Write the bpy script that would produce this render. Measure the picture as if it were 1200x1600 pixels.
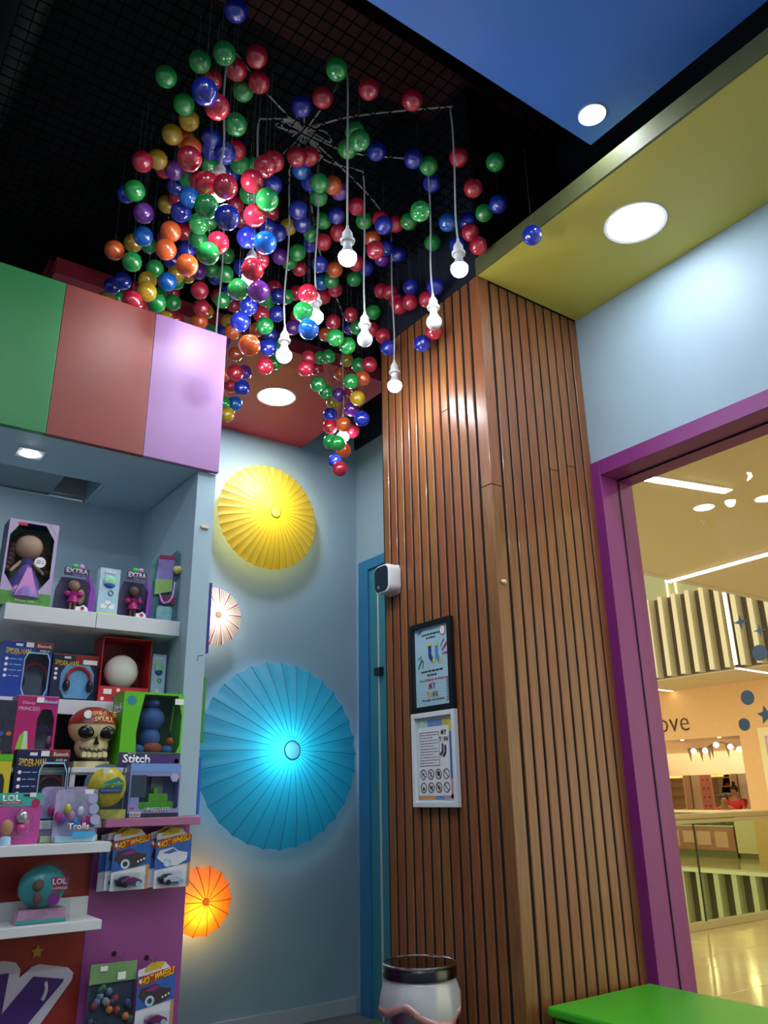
import bpy, bmesh, math, random
from mathutils import Vector, Matrix, Euler
random.seed(7)
for o in list(bpy.data.objects):
    bpy.data.objects.remove(o, do_unlink=True)
SC = bpy.context.scene
COL = SC.collection
PI = math.pi

# ---------------------------------------------------------------- camera
EYE = Vector((0, 0, 1.35))          # x runs along the shelf wall, y along the window wall
FPX = 1241.43                       # focal length in pixels of the 1200 x 1600 frame
PITCH, ROLL, YAW = math.radians(19.682), math.radians(-0.956), math.radians(54.324)
FW = Vector((math.cos(YAW) * math.cos(PITCH), math.sin(YAW) * math.cos(PITCH), math.sin(PITCH)))
_r = Vector((math.sin(YAW), -math.cos(YAW), 0)); _u = _r.cross(FW)
RT = math.cos(ROLL) * _r + math.sin(ROLL) * _u
UP = -math.sin(ROLL) * _r + math.cos(ROLL) * _u
cam_d = bpy.data.cameras.new('camera'); cam = bpy.data.objects.new('camera', cam_d); COL.objects.link(cam)
cam_d.sensor_fit = 'HORIZONTAL'; cam_d.sensor_width = 36; cam_d.lens = FPX / 1200 * 36
cam_d.clip_start = 0.05; cam_d.clip_end = 200
m3 = Matrix((RT, UP, -FW)).transposed()
cam.matrix_world = Matrix.Translation(EYE) @ m3.to_4x4()
SC.camera = cam

# ---------------------------------------------------------------- world, exposure
W = bpy.data.worlds.new('world'); SC.world = W; W.use_nodes = True
W.node_tree.nodes['Background'].inputs[0].default_value = (1.0, 0.87, 0.68, 1)
W.node_tree.nodes['Background'].inputs[1].default_value = 2.1    # the rest of the bright mall, seen only from outside the room
SC.view_settings.view_transform = 'Standard'; SC.view_settings.look = 'None'
SC.view_settings.gamma = 1; SC.view_settings.use_curve_mapping = False
SC.view_settings.exposure = 0.2
SC.cycles.max_bounces = 8; SC.cycles.transparent_max_bounces = 16
SC.cycles.sample_clamp_indirect = 6
LED_PANEL, LED_SPOT, BULB, NOOK, MALL = 46, 220, 200, 110, 30

# ---------------------------------------------------------------- helpers
def ray(u, v): return RT * ((u - 600) / FPX) - UP * ((v - 800) / FPX) + FW
def onY(u, v, y): d = ray(u, v); return EYE + d * ((y - EYE.y) / d.y)
def onX(u, v, x): d = ray(u, v); return EYE + d * ((x - EYE.x) / d.x)
def onZ(u, v, z): d = ray(u, v); return EYE + d * ((z - EYE.z) / d.z)
def fit(u0, v0, u1, v1, y):
    "left x, right x, bottom z, top z of a front that stands in the plane y"
    um, vm = (u0 + u1) / 2, (v0 + v1) / 2
    return onY(u0, vm, y).x, onY(u1, vm, y).x, onY(um, v1, y).z, onY(um, v0, y).z

def lin(h):
    h = h.lstrip('#'); c = [int(h[i:i + 2], 16) / 255 for i in (0, 2, 4)]
    return tuple(x / 12.92 if x <= .04045 else ((x + .055) / 1.055) ** 2.4 for x in c) + (1,)

MATS = {}
def mat(name, col='808080', rough=.5, metal=0, emit=0, ecol=None, noise=0, nscale=12, bump=0, bscale=60, coat=0, stretch=None, objrand=0, spec=.5, sss=0):
    if name in MATS: return MATS[name]
    m = bpy.data.materials.new(name); m.use_nodes = True; nt = m.node_tree; b = nt.nodes['Principled BSDF']
    c = lin(col)
    b.inputs['Base Color'].default_value = c; b.inputs['Roughness'].default_value = rough
    b.inputs['Metallic'].default_value = metal; b.inputs['Specular IOR Level'].default_value = spec
    if coat: b.inputs['Coat Weight'].default_value = coat; b.inputs['Coat Roughness'].default_value = .08
    if emit:
        b.inputs['Emission Color'].default_value = lin(ecol or col); b.inputs['Emission Strength'].default_value = emit
    if noise or bump or objrand:
        tc = nt.nodes.new('ShaderNodeTexCoord'); mp = nt.nodes.new('ShaderNodeMapping')
        nt.links.new(tc.outputs['Object'], mp.inputs[0])
        if stretch: mp.inputs['Scale'].default_value = stretch
        nz = nt.nodes.new('ShaderNodeTexNoise'); nz.inputs['Scale'].default_value = nscale; nz.inputs['Detail'].default_value = 5
        nt.links.new(mp.outputs[0], nz.inputs['Vector'])
        if objrand:
            oi = nt.nodes.new('ShaderNodeObjectInfo'); ad = nt.nodes.new('ShaderNodeVectorMath'); ad.operation = 'ADD'
            ml = nt.nodes.new('ShaderNodeMath'); ml.operation = 'MULTIPLY'; ml.inputs[1].default_value = 37
            nt.links.new(oi.outputs['Random'], ml.inputs[0]); nt.links.new(mp.outputs[0], ad.inputs[0]); nt.links.new(ml.outputs[0], ad.inputs[1])
            nt.links.new(ad.outputs[0], nz.inputs['Vector'])
        if noise or objrand:
            mr = nt.nodes.new('ShaderNodeMapRange'); mr.inputs['From Min'].default_value = .3; mr.inputs['From Max'].default_value = .7
            mr.inputs['To Min'].default_value = 1 - noise; mr.inputs['To Max'].default_value = 1 + noise
            nt.links.new(nz.outputs[0], mr.inputs[0])
            hs = nt.nodes.new('ShaderNodeHueSaturation'); hs.inputs['Color'].default_value = c
            nt.links.new(mr.outputs[0], hs.inputs['Value'])
            if objrand:
                m2 = nt.nodes.new('ShaderNodeMapRange'); m2.inputs['To Min'].default_value = .5 - .03 * objrand; m2.inputs['To Max'].default_value = .5 + .022 * objrand
                nt.links.new(oi.outputs['Random'], m2.inputs[0]); nt.links.new(m2.outputs[0], hs.inputs['Hue'])
                m4 = nt.nodes.new('ShaderNodeMath'); m4.operation = 'MULTIPLY'; m4.inputs[1].default_value = 7.31
                fr = nt.nodes.new('ShaderNodeMath'); fr.operation = 'FRACT'
                m5 = nt.nodes.new('ShaderNodeMapRange'); m5.inputs['To Min'].default_value = 1 - .3 * objrand; m5.inputs['To Max'].default_value = 1 + .3 * objrand
                mm = nt.nodes.new('ShaderNodeMath'); mm.operation = 'MULTIPLY'
                nt.links.new(oi.outputs['Random'], m4.inputs[0]); nt.links.new(m4.outputs[0], fr.inputs[0]); nt.links.new(fr.outputs[0], m5.inputs[0])
                nt.links.new(m5.outputs[0], mm.inputs[0]); nt.links.new(mr.outputs[0], mm.inputs[1]); nt.links.new(mm.outputs[0], hs.inputs['Value'])
            nt.links.new(hs.outputs[0], b.inputs['Base Color'])
        if bump:
            n2 = nt.nodes.new('ShaderNodeTexNoise'); n2.inputs['Scale'].default_value = bscale
            nt.links.new(mp.outputs[0], n2.inputs['Vector'])
            bp = nt.nodes.new('ShaderNodeBump'); bp.inputs['Strength'].default_value = bump; bp.inputs['Distance'].default_value = .01
            nt.links.new(n2.outputs[0], bp.inputs['Height']); nt.links.new(bp.outputs[0], b.inputs['Normal'])
    MATS[name] = m; return m

def mat_glass(name, tint='ffffff', rough=.02, gloss=1.0, veil=0, veilcol='ffffff'):
    if name in MATS: return MATS[name]
    m = bpy.data.materials.new(name); m.use_nodes = True; nt = m.node_tree; nt.nodes.clear()
    out = nt.nodes.new('ShaderNodeOutputMaterial'); tr = nt.nodes.new('ShaderNodeBsdfTransparent'); gl = nt.nodes.new('ShaderNodeBsdfGlossy')
    fr = nt.nodes.new('ShaderNodeFresnel'); mx = nt.nodes.new('ShaderNodeMixShader'); fm = nt.nodes.new('ShaderNodeMath'); fm.operation = 'MULTIPLY'
    fr.inputs[0].default_value = 1.45; fm.inputs[1].default_value = gloss
    tr.inputs[0].default_value = lin(tint); gl.inputs['Roughness'].default_value = rough
    ge = nt.nodes.new('ShaderNodeNewGeometry'); iv = nt.nodes.new('ShaderNodeMath'); iv.operation = 'SUBTRACT'; iv.inputs[0].default_value = 1; nt.links.new(ge.outputs['Backfacing'], iv.inputs[1])
    f2 = nt.nodes.new('ShaderNodeMath'); f2.operation = 'MULTIPLY'; nt.links.new(fr.outputs[0], f2.inputs[0]); nt.links.new(iv.outputs[0], f2.inputs[1])   # no false total reflection at the far face of a thin pane
    nt.links.new(f2.outputs[0], fm.inputs[0]); nt.links.new(fm.outputs[0], mx.inputs[0])
    src = tr.outputs[0]
    if veil:
        df = nt.nodes.new('ShaderNodeBsdfDiffuse'); df.inputs[0].default_value = lin(veilcol); m2 = nt.nodes.new('ShaderNodeMixShader'); m2.inputs[0].default_value = veil
        nt.links.new(tr.outputs[0], m2.inputs[1]); nt.links.new(df.outputs[0], m2.inputs[2]); src = m2.outputs[0]
    nt.links.new(src, mx.inputs[1]); nt.links.new(gl.outputs[0], mx.inputs[2]); nt.links.new(mx.outputs[0], out.inputs[0])
    MATS[name] = m; return m

def mat_thin(name, col, trans=.5, rough=.3, gloss=.06, transcol=None, stripes=None):
    "light passes through it: lamp fabric and thin hollow plastic"
    if name in MATS: return MATS[name]
    m = bpy.data.materials.new(name); m.use_nodes = True; nt = m.node_tree; nt.nodes.clear()
    out = nt.nodes.new('ShaderNodeOutputMaterial'); df = nt.nodes.new('ShaderNodeBsdfDiffuse'); tl = nt.nodes.new('ShaderNodeBsdfTranslucent')
    mx = nt.nodes.new('ShaderNodeMixShader'); mx.inputs[0].default_value = trans
    df.inputs[0].default_value = lin(col); tl.inputs[0].default_value = lin(transcol or col)
    if stripes:
        tc = nt.nodes.new('ShaderNodeTexCoord'); sp = nt.nodes.new('ShaderNodeSeparateXYZ'); at = nt.nodes.new('ShaderNodeMath'); at.operation = 'ARCTAN2'
        nt.links.new(tc.outputs['Object'], sp.inputs[0]); nt.links.new(sp.outputs['X'], at.inputs[0]); nt.links.new(sp.outputs['Z'], at.inputs[1])
        mr = nt.nodes.new('ShaderNodeMapRange'); mr.inputs['From Min'].default_value = -PI; mr.inputs['From Max'].default_value = PI; mr.inputs['To Max'].default_value = stripes[0]
        nt.links.new(at.outputs[0], mr.inputs[0]); fr = nt.nodes.new('ShaderNodeMath'); fr.operation = 'FRACT'; nt.links.new(mr.outputs[0], fr.inputs[0])
        cr = nt.nodes.new('ShaderNodeValToRGB'); cr.color_ramp.interpolation = 'CONSTANT'
        els = stripes[1]
        while len(cr.color_ramp.elements) < len(els): cr.color_ramp.elements.new(.5)
        for e, (p, c) in zip(cr.color_ramp.elements, els): e.position = p
        for e, (p, c) in zip(cr.color_ramp.elements, els): e.color = lin(c)
        nt.links.new(fr.outputs[0], cr.inputs[0]); nt.links.new(cr.outputs[0], df.inputs[0]); nt.links.new(cr.outputs[0], tl.inputs[0])
    nt.links.new(df.outputs[0], mx.inputs[1]); nt.links.new(tl.outputs[0], mx.inputs[2])
    gl = nt.nodes.new('ShaderNodeBsdfGlossy'); gl.inputs['Roughness'].default_value = rough
    lw = nt.nodes.new('ShaderNodeFresnel'); lw.inputs[0].default_value = 2.1 + gloss * 8
    m2 = nt.nodes.new('ShaderNodeMixShader')
    ge = nt.nodes.new('ShaderNodeNewGeometry'); iv = nt.nodes.new('ShaderNodeMath'); iv.operation = 'SUBTRACT'; iv.inputs[0].default_value = 1; nt.links.new(ge.outputs['Backfacing'], iv.inputs[1])
    f2 = nt.nodes.new('ShaderNodeMath'); f2.operation = 'MULTIPLY'; nt.links.new(lw.outputs[0], f2.inputs[0]); nt.links.new(iv.outputs[0], f2.inputs[1]); nt.links.new(f2.outputs[0], m2.inputs[0])
    nt.links.new(mx.outputs[0], m2.inputs[1]); nt.links.new(gl.outputs[0], m2.inputs[2]); nt.links.new(m2.outputs[0], out.inputs[0])
    MATS[name] = m; return m

class MB:
    def __init__(s): s.v = []; s.f = []
    def add(s, vs, fs):
        n = len(s.v); s.v += [tuple(x) for x in vs]; s.f += [tuple(i + n for i in q) for q in fs]; return s
    def box(s, x0, x1, y0, y1, z0, z1):
        return s.add([(x0, y0, z0), (x1, y0, z0), (x1, y1, z0), (x0, y1, z0), (x0, y0, z1), (x1, y0, z1), (x1, y1, z1), (x0, y1, z1)],
                     [(0, 3, 2, 1), (4, 5, 6, 7), (0, 1, 5, 4), (1, 2, 6, 5), (2, 3, 7, 6), (3, 0, 4, 7)])
    def prism(s, pts, y0, y1):
        "polygon in the x z plane, from y0 (front) to y1"
        n = len(pts)
        vs = [(x, y0, z) for x, z in pts] + [(x, y1, z) for x, z in pts]
        fs = [tuple(range(n)), tuple(range(2 * n - 1, n - 1, -1))] + [(i, i + n, (i + 1) % n + n, (i + 1) % n) for i in range(n)]
        return s.add(vs, fs)
    def ring(s, out, inn, y0, y1):
        n = len(out)
        vs = [(x, y0, z) for x, z in out] + [(x, y0, z) for x, z in inn] + [(x, y1, z) for x, z in out] + [(x, y1, z) for x, z in inn]
        fs = []
        for i in range(n):
            j = (i + 1) % n
            fs += [(i, j, n + j, n + i), (2 * n + j, 2 * n + i, 3 * n + i, 3 * n + j), (j, i, 2 * n + i, 2 * n + j), (n + i, n + j, 3 * n + j, 3 * n + i)]
        return s.add(vs, fs)
    def lathe(s, prof, c=(0, 0, 0), n=24, axis='z', loop=False):
        vs = []; fs = []; k = len(prof)
        for i in range(n):
            a = 2 * PI * i / n
            for r, h in prof:
                x, y = r * math.cos(a), r * math.sin(a)
                p = (x, y, h) if axis == 'z' else (x, h, y) if axis == 'y' else (h, x, y)
                vs.append((c[0] + p[0], c[1] + p[1], c[2] + p[2]))
        for i in range(n):
            j = (i + 1) % n
            for q in range(k if loop else k - 1):
                w = (q + 1) % k; fs.append((i * k + q, j * k + q, j * k + w, i * k + w))
        for q in (0, k - 1):
            if prof[q][0] > 1e-6 and not loop: fs.append(tuple(i * k + q for i in range(n)))
        return s.add(vs, fs)
    def disc(s, cx, cz, r, y0, y1, n=24): return s.lathe([(0.0, y0), (r, y0), (r, y1), (0.0, y1)], (cx, 0, cz), n, 'y')
    def ell(s, c, r, nu=16, nv=10):
        if not isinstance(r, (tuple, list)): r = (r, r, r)
        vs = [(c[0], c[1], c[2] - r[2])]
        for j in range(1, nv):
            t = -PI / 2 + PI * j / nv
            for i in range(nu):
                a = 2 * PI * i / nu
                vs.append((c[0] + r[0] * math.cos(t) * math.cos(a), c[1] + r[1] * math.cos(t) * math.sin(a), c[2] + r[2] * math.sin(t)))
        vs.append((c[0], c[1], c[2] + r[2])); fs = []
        for i in range(nu): fs.append((0, 1 + (i + 1) % nu, 1 + i))
        for j in range(nv - 2):
            for i in range(nu):
                a = 1 + j * nu; fs.append((a + i, a + (i + 1) % nu, a + nu + (i + 1) % nu, a + nu + i))
        L = len(vs) - 1
        for i in range(nu): fs.append((L, 1 + (nv - 2) * nu + i, 1 + (nv - 2) * nu + (i + 1) % nu))
        return s.add(vs, fs)
    def tube(s, path, r, n=6, closed=False):
        P = [Vector(p) for p in path]; k = len(P); vs = []; fs = []
        up = Vector((0.13, 0.27, 1)).normalized()
        for i, p in enumerate(P):
            a = P[(i - 1) % k] if (closed or i > 0) else p; b = P[(i + 1) % k] if (closed or i < k - 1) else p
            t = (b - a).normalized()
            x = t.cross(up)
            if x.length < 1e-3: x = t.cross(Vector((1, 0, 0)))
            x.normalize(); y = t.cross(x).normalized()
            rr = r[i] if isinstance(r, (list, tuple)) else r
            for q in range(n):
                g = 2 * PI * q / n; vs.append(p + x * (rr * math.cos(g)) + y * (rr * math.sin(g)))
        for i in range(k if closed else k - 1):
            j = (i + 1) % k
            for q in range(n): fs.append((i * n + q, i * n + (q + 1) % n, j * n + (q + 1) % n, j * n + q))
        if not closed: fs += [tuple(range(n - 1, -1, -1)), tuple((k - 1) * n + q for q in range(n))]
        return s.add(vs, fs)
    def build(s, name, m, parent=None, smooth=False, bevel=0, loc=None, kind=None, seg=2):
        me = bpy.data.meshes.new(name); me.from_pydata(s.v, [], s.f); me.update()
        bm = bmesh.new(); bm.from_mesh(me)
        if bevel:
            es = [e for e in bm.edges if len(e.link_faces) == 2 and e.calc_face_angle(0) > .5]
            bmesh.ops.bevel(bm, geom=es, offset=bevel, segments=seg, profile=.5, affect='EDGES', clamp_overlap=True)
        bmesh.ops.recalc_face_normals(bm, faces=bm.faces)
        bm.to_mesh(me); bm.free()
        if smooth:
            me.polygons.foreach_set('use_smooth', [True] * len(me.polygons))
            try: me.set_sharp_from_angle(angle=math.radians(42))
            except Exception: pass
        return link(name, me, m, parent, loc, kind)

def link(name, me, m, parent=None, loc=None, kind=None):
    o = bpy.data.objects.new(name, me); COL.objects.link(o)
    if m is not None and len(me.materials) == 0: me.materials.append(m)
    if parent: o.parent = parent
    if loc: o.location = loc
    if kind: o['kind'] = kind
    return o
def tag(o, label, cat, group=None):
    o['label'] = label; o['category'] = cat
    if group: o['group'] = group
    return o
def thing(name, label, cat, loc=(0, 0, 0), rz=0, group=None, kind=None):
    o = bpy.data.objects.new(name, None); COL.objects.link(o); o.location = loc; o.rotation_euler = (0, 0, rz); o.empty_display_size = .05
    if label: tag(o, label, cat, group)
    if kind: o['kind'] = kind
    return o
def rot(o, x=0, y=0, z=0): o.rotation_euler = (x, y, z); return o

FONT = None
def text(T, s, m, cx, cz, w, h, y=-.001, name='lettering', shear=0, arc=0, bold=0, rise=0, space=1, th=.0008):
    "flat lettering on the local front, centred at cx, cz in a box w x h"
    cu = bpy.data.curves.new('txt', 'FONT'); cu.body = s; cu.size = 1; cu.align_x = 'CENTER'; cu.resolution_u = 2; cu.shear = shear; cu.offset = bold; cu.space_character = space
    o = bpy.data.objects.new('txt', cu); COL.objects.link(o)
    me = bpy.data.meshes.new_from_object(o); bpy.data.objects.remove(o, do_unlink=True); bpy.data.curves.remove(cu)
    xs = [v.co.x for v in me.vertices]; zs = [v.co.y for v in me.vertices]
    if not xs: return None
    x0, x1, z0, z1 = min(xs), max(xs), min(zs), max(zs)
    fx, fz = w / max(x1 - x0, 1e-6), h / max(z1 - z0, 1e-6)
    for v in me.vertices:
        a = (v.co.x - (x0 + x1) / 2) / max(x1 - x0, 1e-6)
        v.co = Vector((cx + a * w, y, cz + (v.co.y - (z0 + z1) / 2) * fz + arc * (.25 - a * a) + rise * a))
    me.name = name; me.update()
    bm = bmesh.new(); bm.from_mesh(me)
    g = bmesh.ops.extrude_face_region(bm, geom=bm.faces[:])
    for e in g['geom']:
        if isinstance(e, bmesh.types.BMVert): e.co.y -= th
    bmesh.ops.recalc_face_normals(bm, faces=bm.faces); bm.to_mesh(me); bm.free()
    return link(name, me, m, T)

def rrect(cx, cz, w, h, r, k=4):
    pts = []
    for sx, sz, a0 in ((1, -1, -PI / 2), (1, 1, 0), (-1, 1, PI / 2), (-1, -1, PI)):
        for i in range(k + 1):
            a = a0 + PI / 2 * i / k
            pts.append((cx + sx * (w / 2 - r) + r * math.cos(a), cz + sz * (h / 2 - r) + r * math.sin(a)))
    return pts
def circ(cx, cz, r, n=16, rz=None): return [(cx + r * math.cos(2 * PI * i / n), cz + (rz or r) * math.sin(2 * PI * i / n)) for i in range(n)]
def star(cx, cz, r, n=5, k=.45, a0=PI / 2): return [(cx + (r if i % 2 == 0 else r * k) * math.cos(a0 + PI * i / n), cz + (r if i % 2 == 0 else r * k) * math.sin(a0 + PI * i / n)) for i in range(2 * n)]
def rect(x0, x1, z0, z1): return [(x0, z0), (x1, z0), (x1, z1), (x0, z1)]
def decal(T, name, pts, m, y=-.0006, th=.0008): return MB().prism(pts, y - th, y).build(name, m, T)
def crom(P, k=8):
    P = [Vector(p) for p in P]; out = []
    for i in range(len(P) - 1):
        a = P[max(i - 1, 0)]; b = P[i]; c = P[i + 1]; d = P[min(i + 2, len(P) - 1)]
        for j in range(k):
            t = j / k
            out.append(.5 * ((2 * b) + (c - a) * t + (2 * a - 5 * b + 4 * c - d) * t * t + (3 * b - 3 * c + d - a) * t ** 3))
    out.append(P[-1]); return out
def copy_tree(o, parent=None):
    c = o.copy(); COL.objects.link(c); c.parent = parent
    for ch in o.children: copy_tree(ch, c)
    return c

# ---------------------------------------------------------------- shared materials
BLUEWALL = mat('pale_blue_paint', '9fbac9', .55, noise=.03, nscale=3, bump=.04, bscale=180)
WHITE = mat('white_plastic', 'e6e8e8', .4)
BLACK = mat('black_plastic', '14161a', .4)
DARK = mat('black_void_paint', '0b0e14', .9, noise=.3, nscale=2)
NAVY = mat('dark_navy_paint', '141c2b', .8, noise=.15, nscale=2)
CLEAR = mat_glass('clear_plastic', 'f4f8fa', .06, 1.4)
GLASS = mat_glass('window_glass', 'f2f6f2', .0, .5)

# ================================================================ the room shell
def struct(name, mb, m, parent=None, **k): return mb.build(name, m, parent, kind='structure' if not parent else None, **k)
YB, XR, XW, XC, YC, YF = 5.37, 3.56, 2.61, 2.0, 2.073, 2.80     # back wall, return wall, window wall, post left face, post front, post far end
ZT = 4.8
FZ = -.075                                  # the room floor lies a little below the mall floor
struct('floor', MB().box(-2.6, XR, -2.6, YB, -.2, FZ), mat('grey_floor', '6a6a68', .5, noise=.1))
struct('ceiling', MB().box(-2.6, XR + .1, -2.6, YB + .1, ZT, ZT + .1), DARK)
struct('wall_back', MB().box(-2.6, XR + .1, YB, YB + .1, FZ, ZT), BLUEWALL)
struct('wall_return', MB().box(XR, XR + .1, YF, YB, FZ, 4.234), BLUEWALL)
struct('wall_return_upper', MB().box(XR - .02, XR + .1, YF, YB, 4.234, ZT), NAVY)
struct('wall_post_rear', MB().box(XC + .03, XR + .1, YF - .1, YF, FZ, ZT), BLUEWALL)
struct('wall_left', MB().box(-2.7, -2.6, -2.6, YB, FZ, ZT), mat('dim_grey_paint', 'a3adb5', .7))
struct('wall_front', MB().box(-2.6, XW + .1, -2.7, -2.6, FZ, ZT), mat('dim_grey_paint'))
wr = struct('wall_right', MB().box(XW, XW + .14, -2.6, YC + .02, 2.70, 3.43).box(XW, XW + .14, -2.6, -.75, FZ, 2.70), BLUEWALL)
struct('wall_right_upper', MB().box(XW, XW + .14, -2.6, YC + .02, 3.43, ZT), NAVY)
struct('baseboard_back', MB().box(-2.6, XR - .02, YB - .018, YB, FZ, .022), mat('pale_trim_paint', 'b9c6cc', .4), bevel=.003)
struct('baseboard_return', MB().box(XR - .018, XR, YF, 3.88, FZ, .022), mat('pale_trim_paint'), bevel=.003)
# coloured play mats on the floor by the door
tag(MB().box(2.6, 3.5, 4.25, 5.05, FZ, FZ + .012).build('play_mat', mat('green_mat', '3f8f2d', .6, noise=.1), bevel=.003), 'green foam play mat on the floor below the blue umbrella lamp', 'mat')
tag(MB().box(2.75, 3.5, 3.45, 4.24, FZ, FZ + .012).build('play_mat', mat('orange_mat', 'd2601e', .6, noise=.1), bevel=.003), 'orange foam play mat on the floor behind the waste bin', 'mat')

# ---- blue door in the return wall
door = thing('door_1', None, None, kind='structure')
fr_m = mat('blue_door_paint', '2d7fb0', .45, noise=.05)
MB().box(XR - .03, XR, 5.165, 5.30, FZ, 3.176).box(XR - .03, XR, 4.0, 5.165, 3.09, 3.176).box(XR - .03, XR, 3.9, 4.0, FZ, 3.176).build('door_frame', fr_m, door, bevel=.004)
MB().box(XR - .012, XR - .001, 4.0, 5.165, FZ, 3.09).build('door_leaf', mat('teal_door_paint', '3f8a9c', .35), door)
MB().box(XR - .02, XR - .011, 5.03, 5.045, FZ, 3.0).build('glass_edge', mat('pale_glass_edge', 'c9d8c8', .2), door)
MB().box(XR - .05, XR - .010, 4.98, 5.06, 2.22, 2.28).build('hinge', BLACK, door, bevel=.004)

# ---- yellow dropped soffit, blue ceiling panel, red soffit
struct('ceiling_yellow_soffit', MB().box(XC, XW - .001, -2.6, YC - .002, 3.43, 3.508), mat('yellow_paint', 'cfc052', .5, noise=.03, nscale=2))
struct('trim_6', MB().box(XC - .012, XC - .0005, -2.6, YC - .002, 3.43, 3.510), mat('olive_fascia', '5c6038', .6, noise=.03))  # separate front board, darker and more olive than the soffit
struct('ceiling_blue_panel', MB().box(-2.59, 1.985, -2.59, 1.418, 3.6, 3.66), mat('blue_paint', '4079d4', .5, noise=.04, nscale=2))
struct('ceiling_red_soffit', MB().box(.69, 3.004, 4.06, YB - .001, 4.122, 4.225), mat('red_paint', 'bc3c48', .5, noise=.04, nscale=2))
struct('trim_1', MB().box(.69, 2.4, 4.3, 4.5, 4.27, 4.36), mat('red_paint'))
struct('trim_2', MB().box(-2.5, 3.2, 2.05, 2.35, 4.5, 4.62), mat('maroon_beam', '4a1a22', .8, noise=.2))
struct('trim_3', MB().tube([(0.1, 4.9, 4.55), (.25, 1.8, 4.55)], .11, 16), mat('dark_duct', '161c22', .6), smooth=True)
struct('trim_4', MB().box(2.2, 2.5, 2.2, 2.6, 4.2, 4.55), mat('dark_duct'))

def round_lamp(name, label, x, y, z, r, s, cat='ceiling light', group=None):
    T = thing(name, label, cat, (x, y, z), group=group)
    MB().lathe([(r * 1.0, -.001), (r * 1.13, -.004), (r * 1.15, .0), (r * 1.0, .004)], n=40, loop=True).build('trim_ring', WHITE, T, smooth=True)
    MB().lathe([(0, -.002), (r, -.002), (r, 0), (0, 0)], n=40).build('diffuser', mat('led_%g' % s, 'ffffff', .5, emit=s, ecol='f1f6ff'), T)
    return T
round_lamp('round_panel_light', 'large round white light glowing in the yellow soffit', 2.284, 1.477, 3.43, .105, LED_PANEL, group='round panel lights of the soffit')
for yy, wh in ((.28, 'second from the slatted post'), (-.92, 'third from the slatted post')): round_lamp('round_panel_light', 'unseen round white light added in the yellow soffit, ' + wh, 2.284, yy, 3.43, .105, LED_PANEL, group='round panel lights of the soffit')  # added out of view, continuing the soffit row to light the room
q = onZ(432, 620, 4.122)
round_lamp('round_panel_light', 'oval-looking white light in the red ceiling above the yellow umbrella', q.x, q.y, 4.122, .125, LED_PANEL * 2.6)
def spot(name, label, x, y, z, r, s, group=None):
    T = thing(name, label, 'downlight', (x, y, z), group=group)
    MB().lathe([(r * .62, .002), (r * .7, -.003), (r, -.006), (r * 1.02, 0), (r * .63, .004)], n=32, loop=True).build('trim_ring', mat('satin_trim', 'c9ccd0', .35), T, smooth=True)
    MB().lathe([(0, -.003), (r * .62, -.003), (r * .62, 0), (0, 0)], n=32).build('diffuser', mat('spot_%g' % s, 'ffffff', .5, emit=s, ecol='eef5ff'), T)
q = onZ(925, 178, 3.6)
spot('downlight', 'small round downlight in the blue ceiling panel near its corner', q.x, q.y, 3.6, .048, LED_SPOT)
for xx, yy, wh in ((1.72, .2, 'beside the window wall'), (1.72, -1.1, 'in the corner behind the viewer')):  # downlights added out of view to light the header and room
    spot('downlight', 'unseen small round downlight added to the blue ceiling panel ' + wh, xx, yy, 3.6, .048, LED_SPOT, 'unseen added downlights of the blue panel')
for xx, yy, wh in ((.35, .45, 'straight above the viewer'), (-1.0, .45, 'left of the viewer'), (.35, -1.1, 'behind the viewer'), (-1.0, -1.1, 'far behind on the left')):  # invented panels outside the view, fill light for the toy shelves
    round_lamp('round_panel_light', 'unseen round fill light added to the blue ceiling panel ' + wh, xx, yy, 3.6, .115, 100, group='unseen fill lights added to the blue panel')

# ---- slatted wooden post
WOOD = mat('varnished_wood', '875530', .36, noise=.22, nscale=7, stretch=(14, 14, 1.0), objrand=.38, bump=.05, bscale=40, coat=.12)
post = struct('wall_slatted_post', MB().box(XC + .0065, XW, YC + .0065, YF, FZ, ZT), mat('dark_gap_board', '120a06', .9))
def slat_mesh(nm, sx, sy, h):
    o = MB().box(-sx / 2, sx / 2, -sy / 2, sy / 2, 0, h).build(nm, WOOD, bevel=.0025, seg=1); me = o.data; bpy.data.objects.remove(o); return me
def slat(me, x, y, z): o = bpy.data.objects.new('slat', me); COL.objects.link(o); o.parent = post; o.location = (x, y, z); return o
struct('wall_post_upper', MB().box(XC - .002, XC + .0065, YC - .001, YF, 3.442, ZT), NAVY)
PX, GAP, TH = .0563, .0155, .008
hl = (1.52, 2.62, ZT - .004)
LS = {}
def run(axis, x, y, top, breaks):
    zs = [FZ + .002] + sorted(breaks) + [top]
    for a, b in zip(zs, zs[1:]):
        key = (axis, round(b - a, 3))
        if key not in LS:
            LS[key] = slat_mesh('slat', *( (TH, PX - GAP) if axis == 'y' else (PX - GAP + .0035, TH) if axis == 'x' else (.058, .058)), b - a - .0015)
        slat(LS[key], x, y, a)
run('c', XC + .029, YC + .029, 3.44, [2.48])
nl = 12
for i in range(nl):
    y = YC + .058 + GAP + (PX - GAP) / 2 + i * (YF - YC - .058 - GAP) / nl
    run('y', XC + TH / 2, y, 3.44, {3: [2.9], 8: [1.9]}.get(i, []))
nr = 10
for i in range(nr):
    x = XC + .058 + GAP + (PX - GAP) / 2 + i * (XW - XC - .058 - .006) / nr
    run('x', x, YC + TH / 2, 3.425, {5: [2.62], 7: [2.66]}.get(i, []))
MB().ell((0, 0, 0), (.014, .008, .009)).build('putty_patch', mat('cream_putty', 'd8c7a4', .7), post, smooth=True, loc=(2.027, YC - .004, 2.092))
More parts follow.
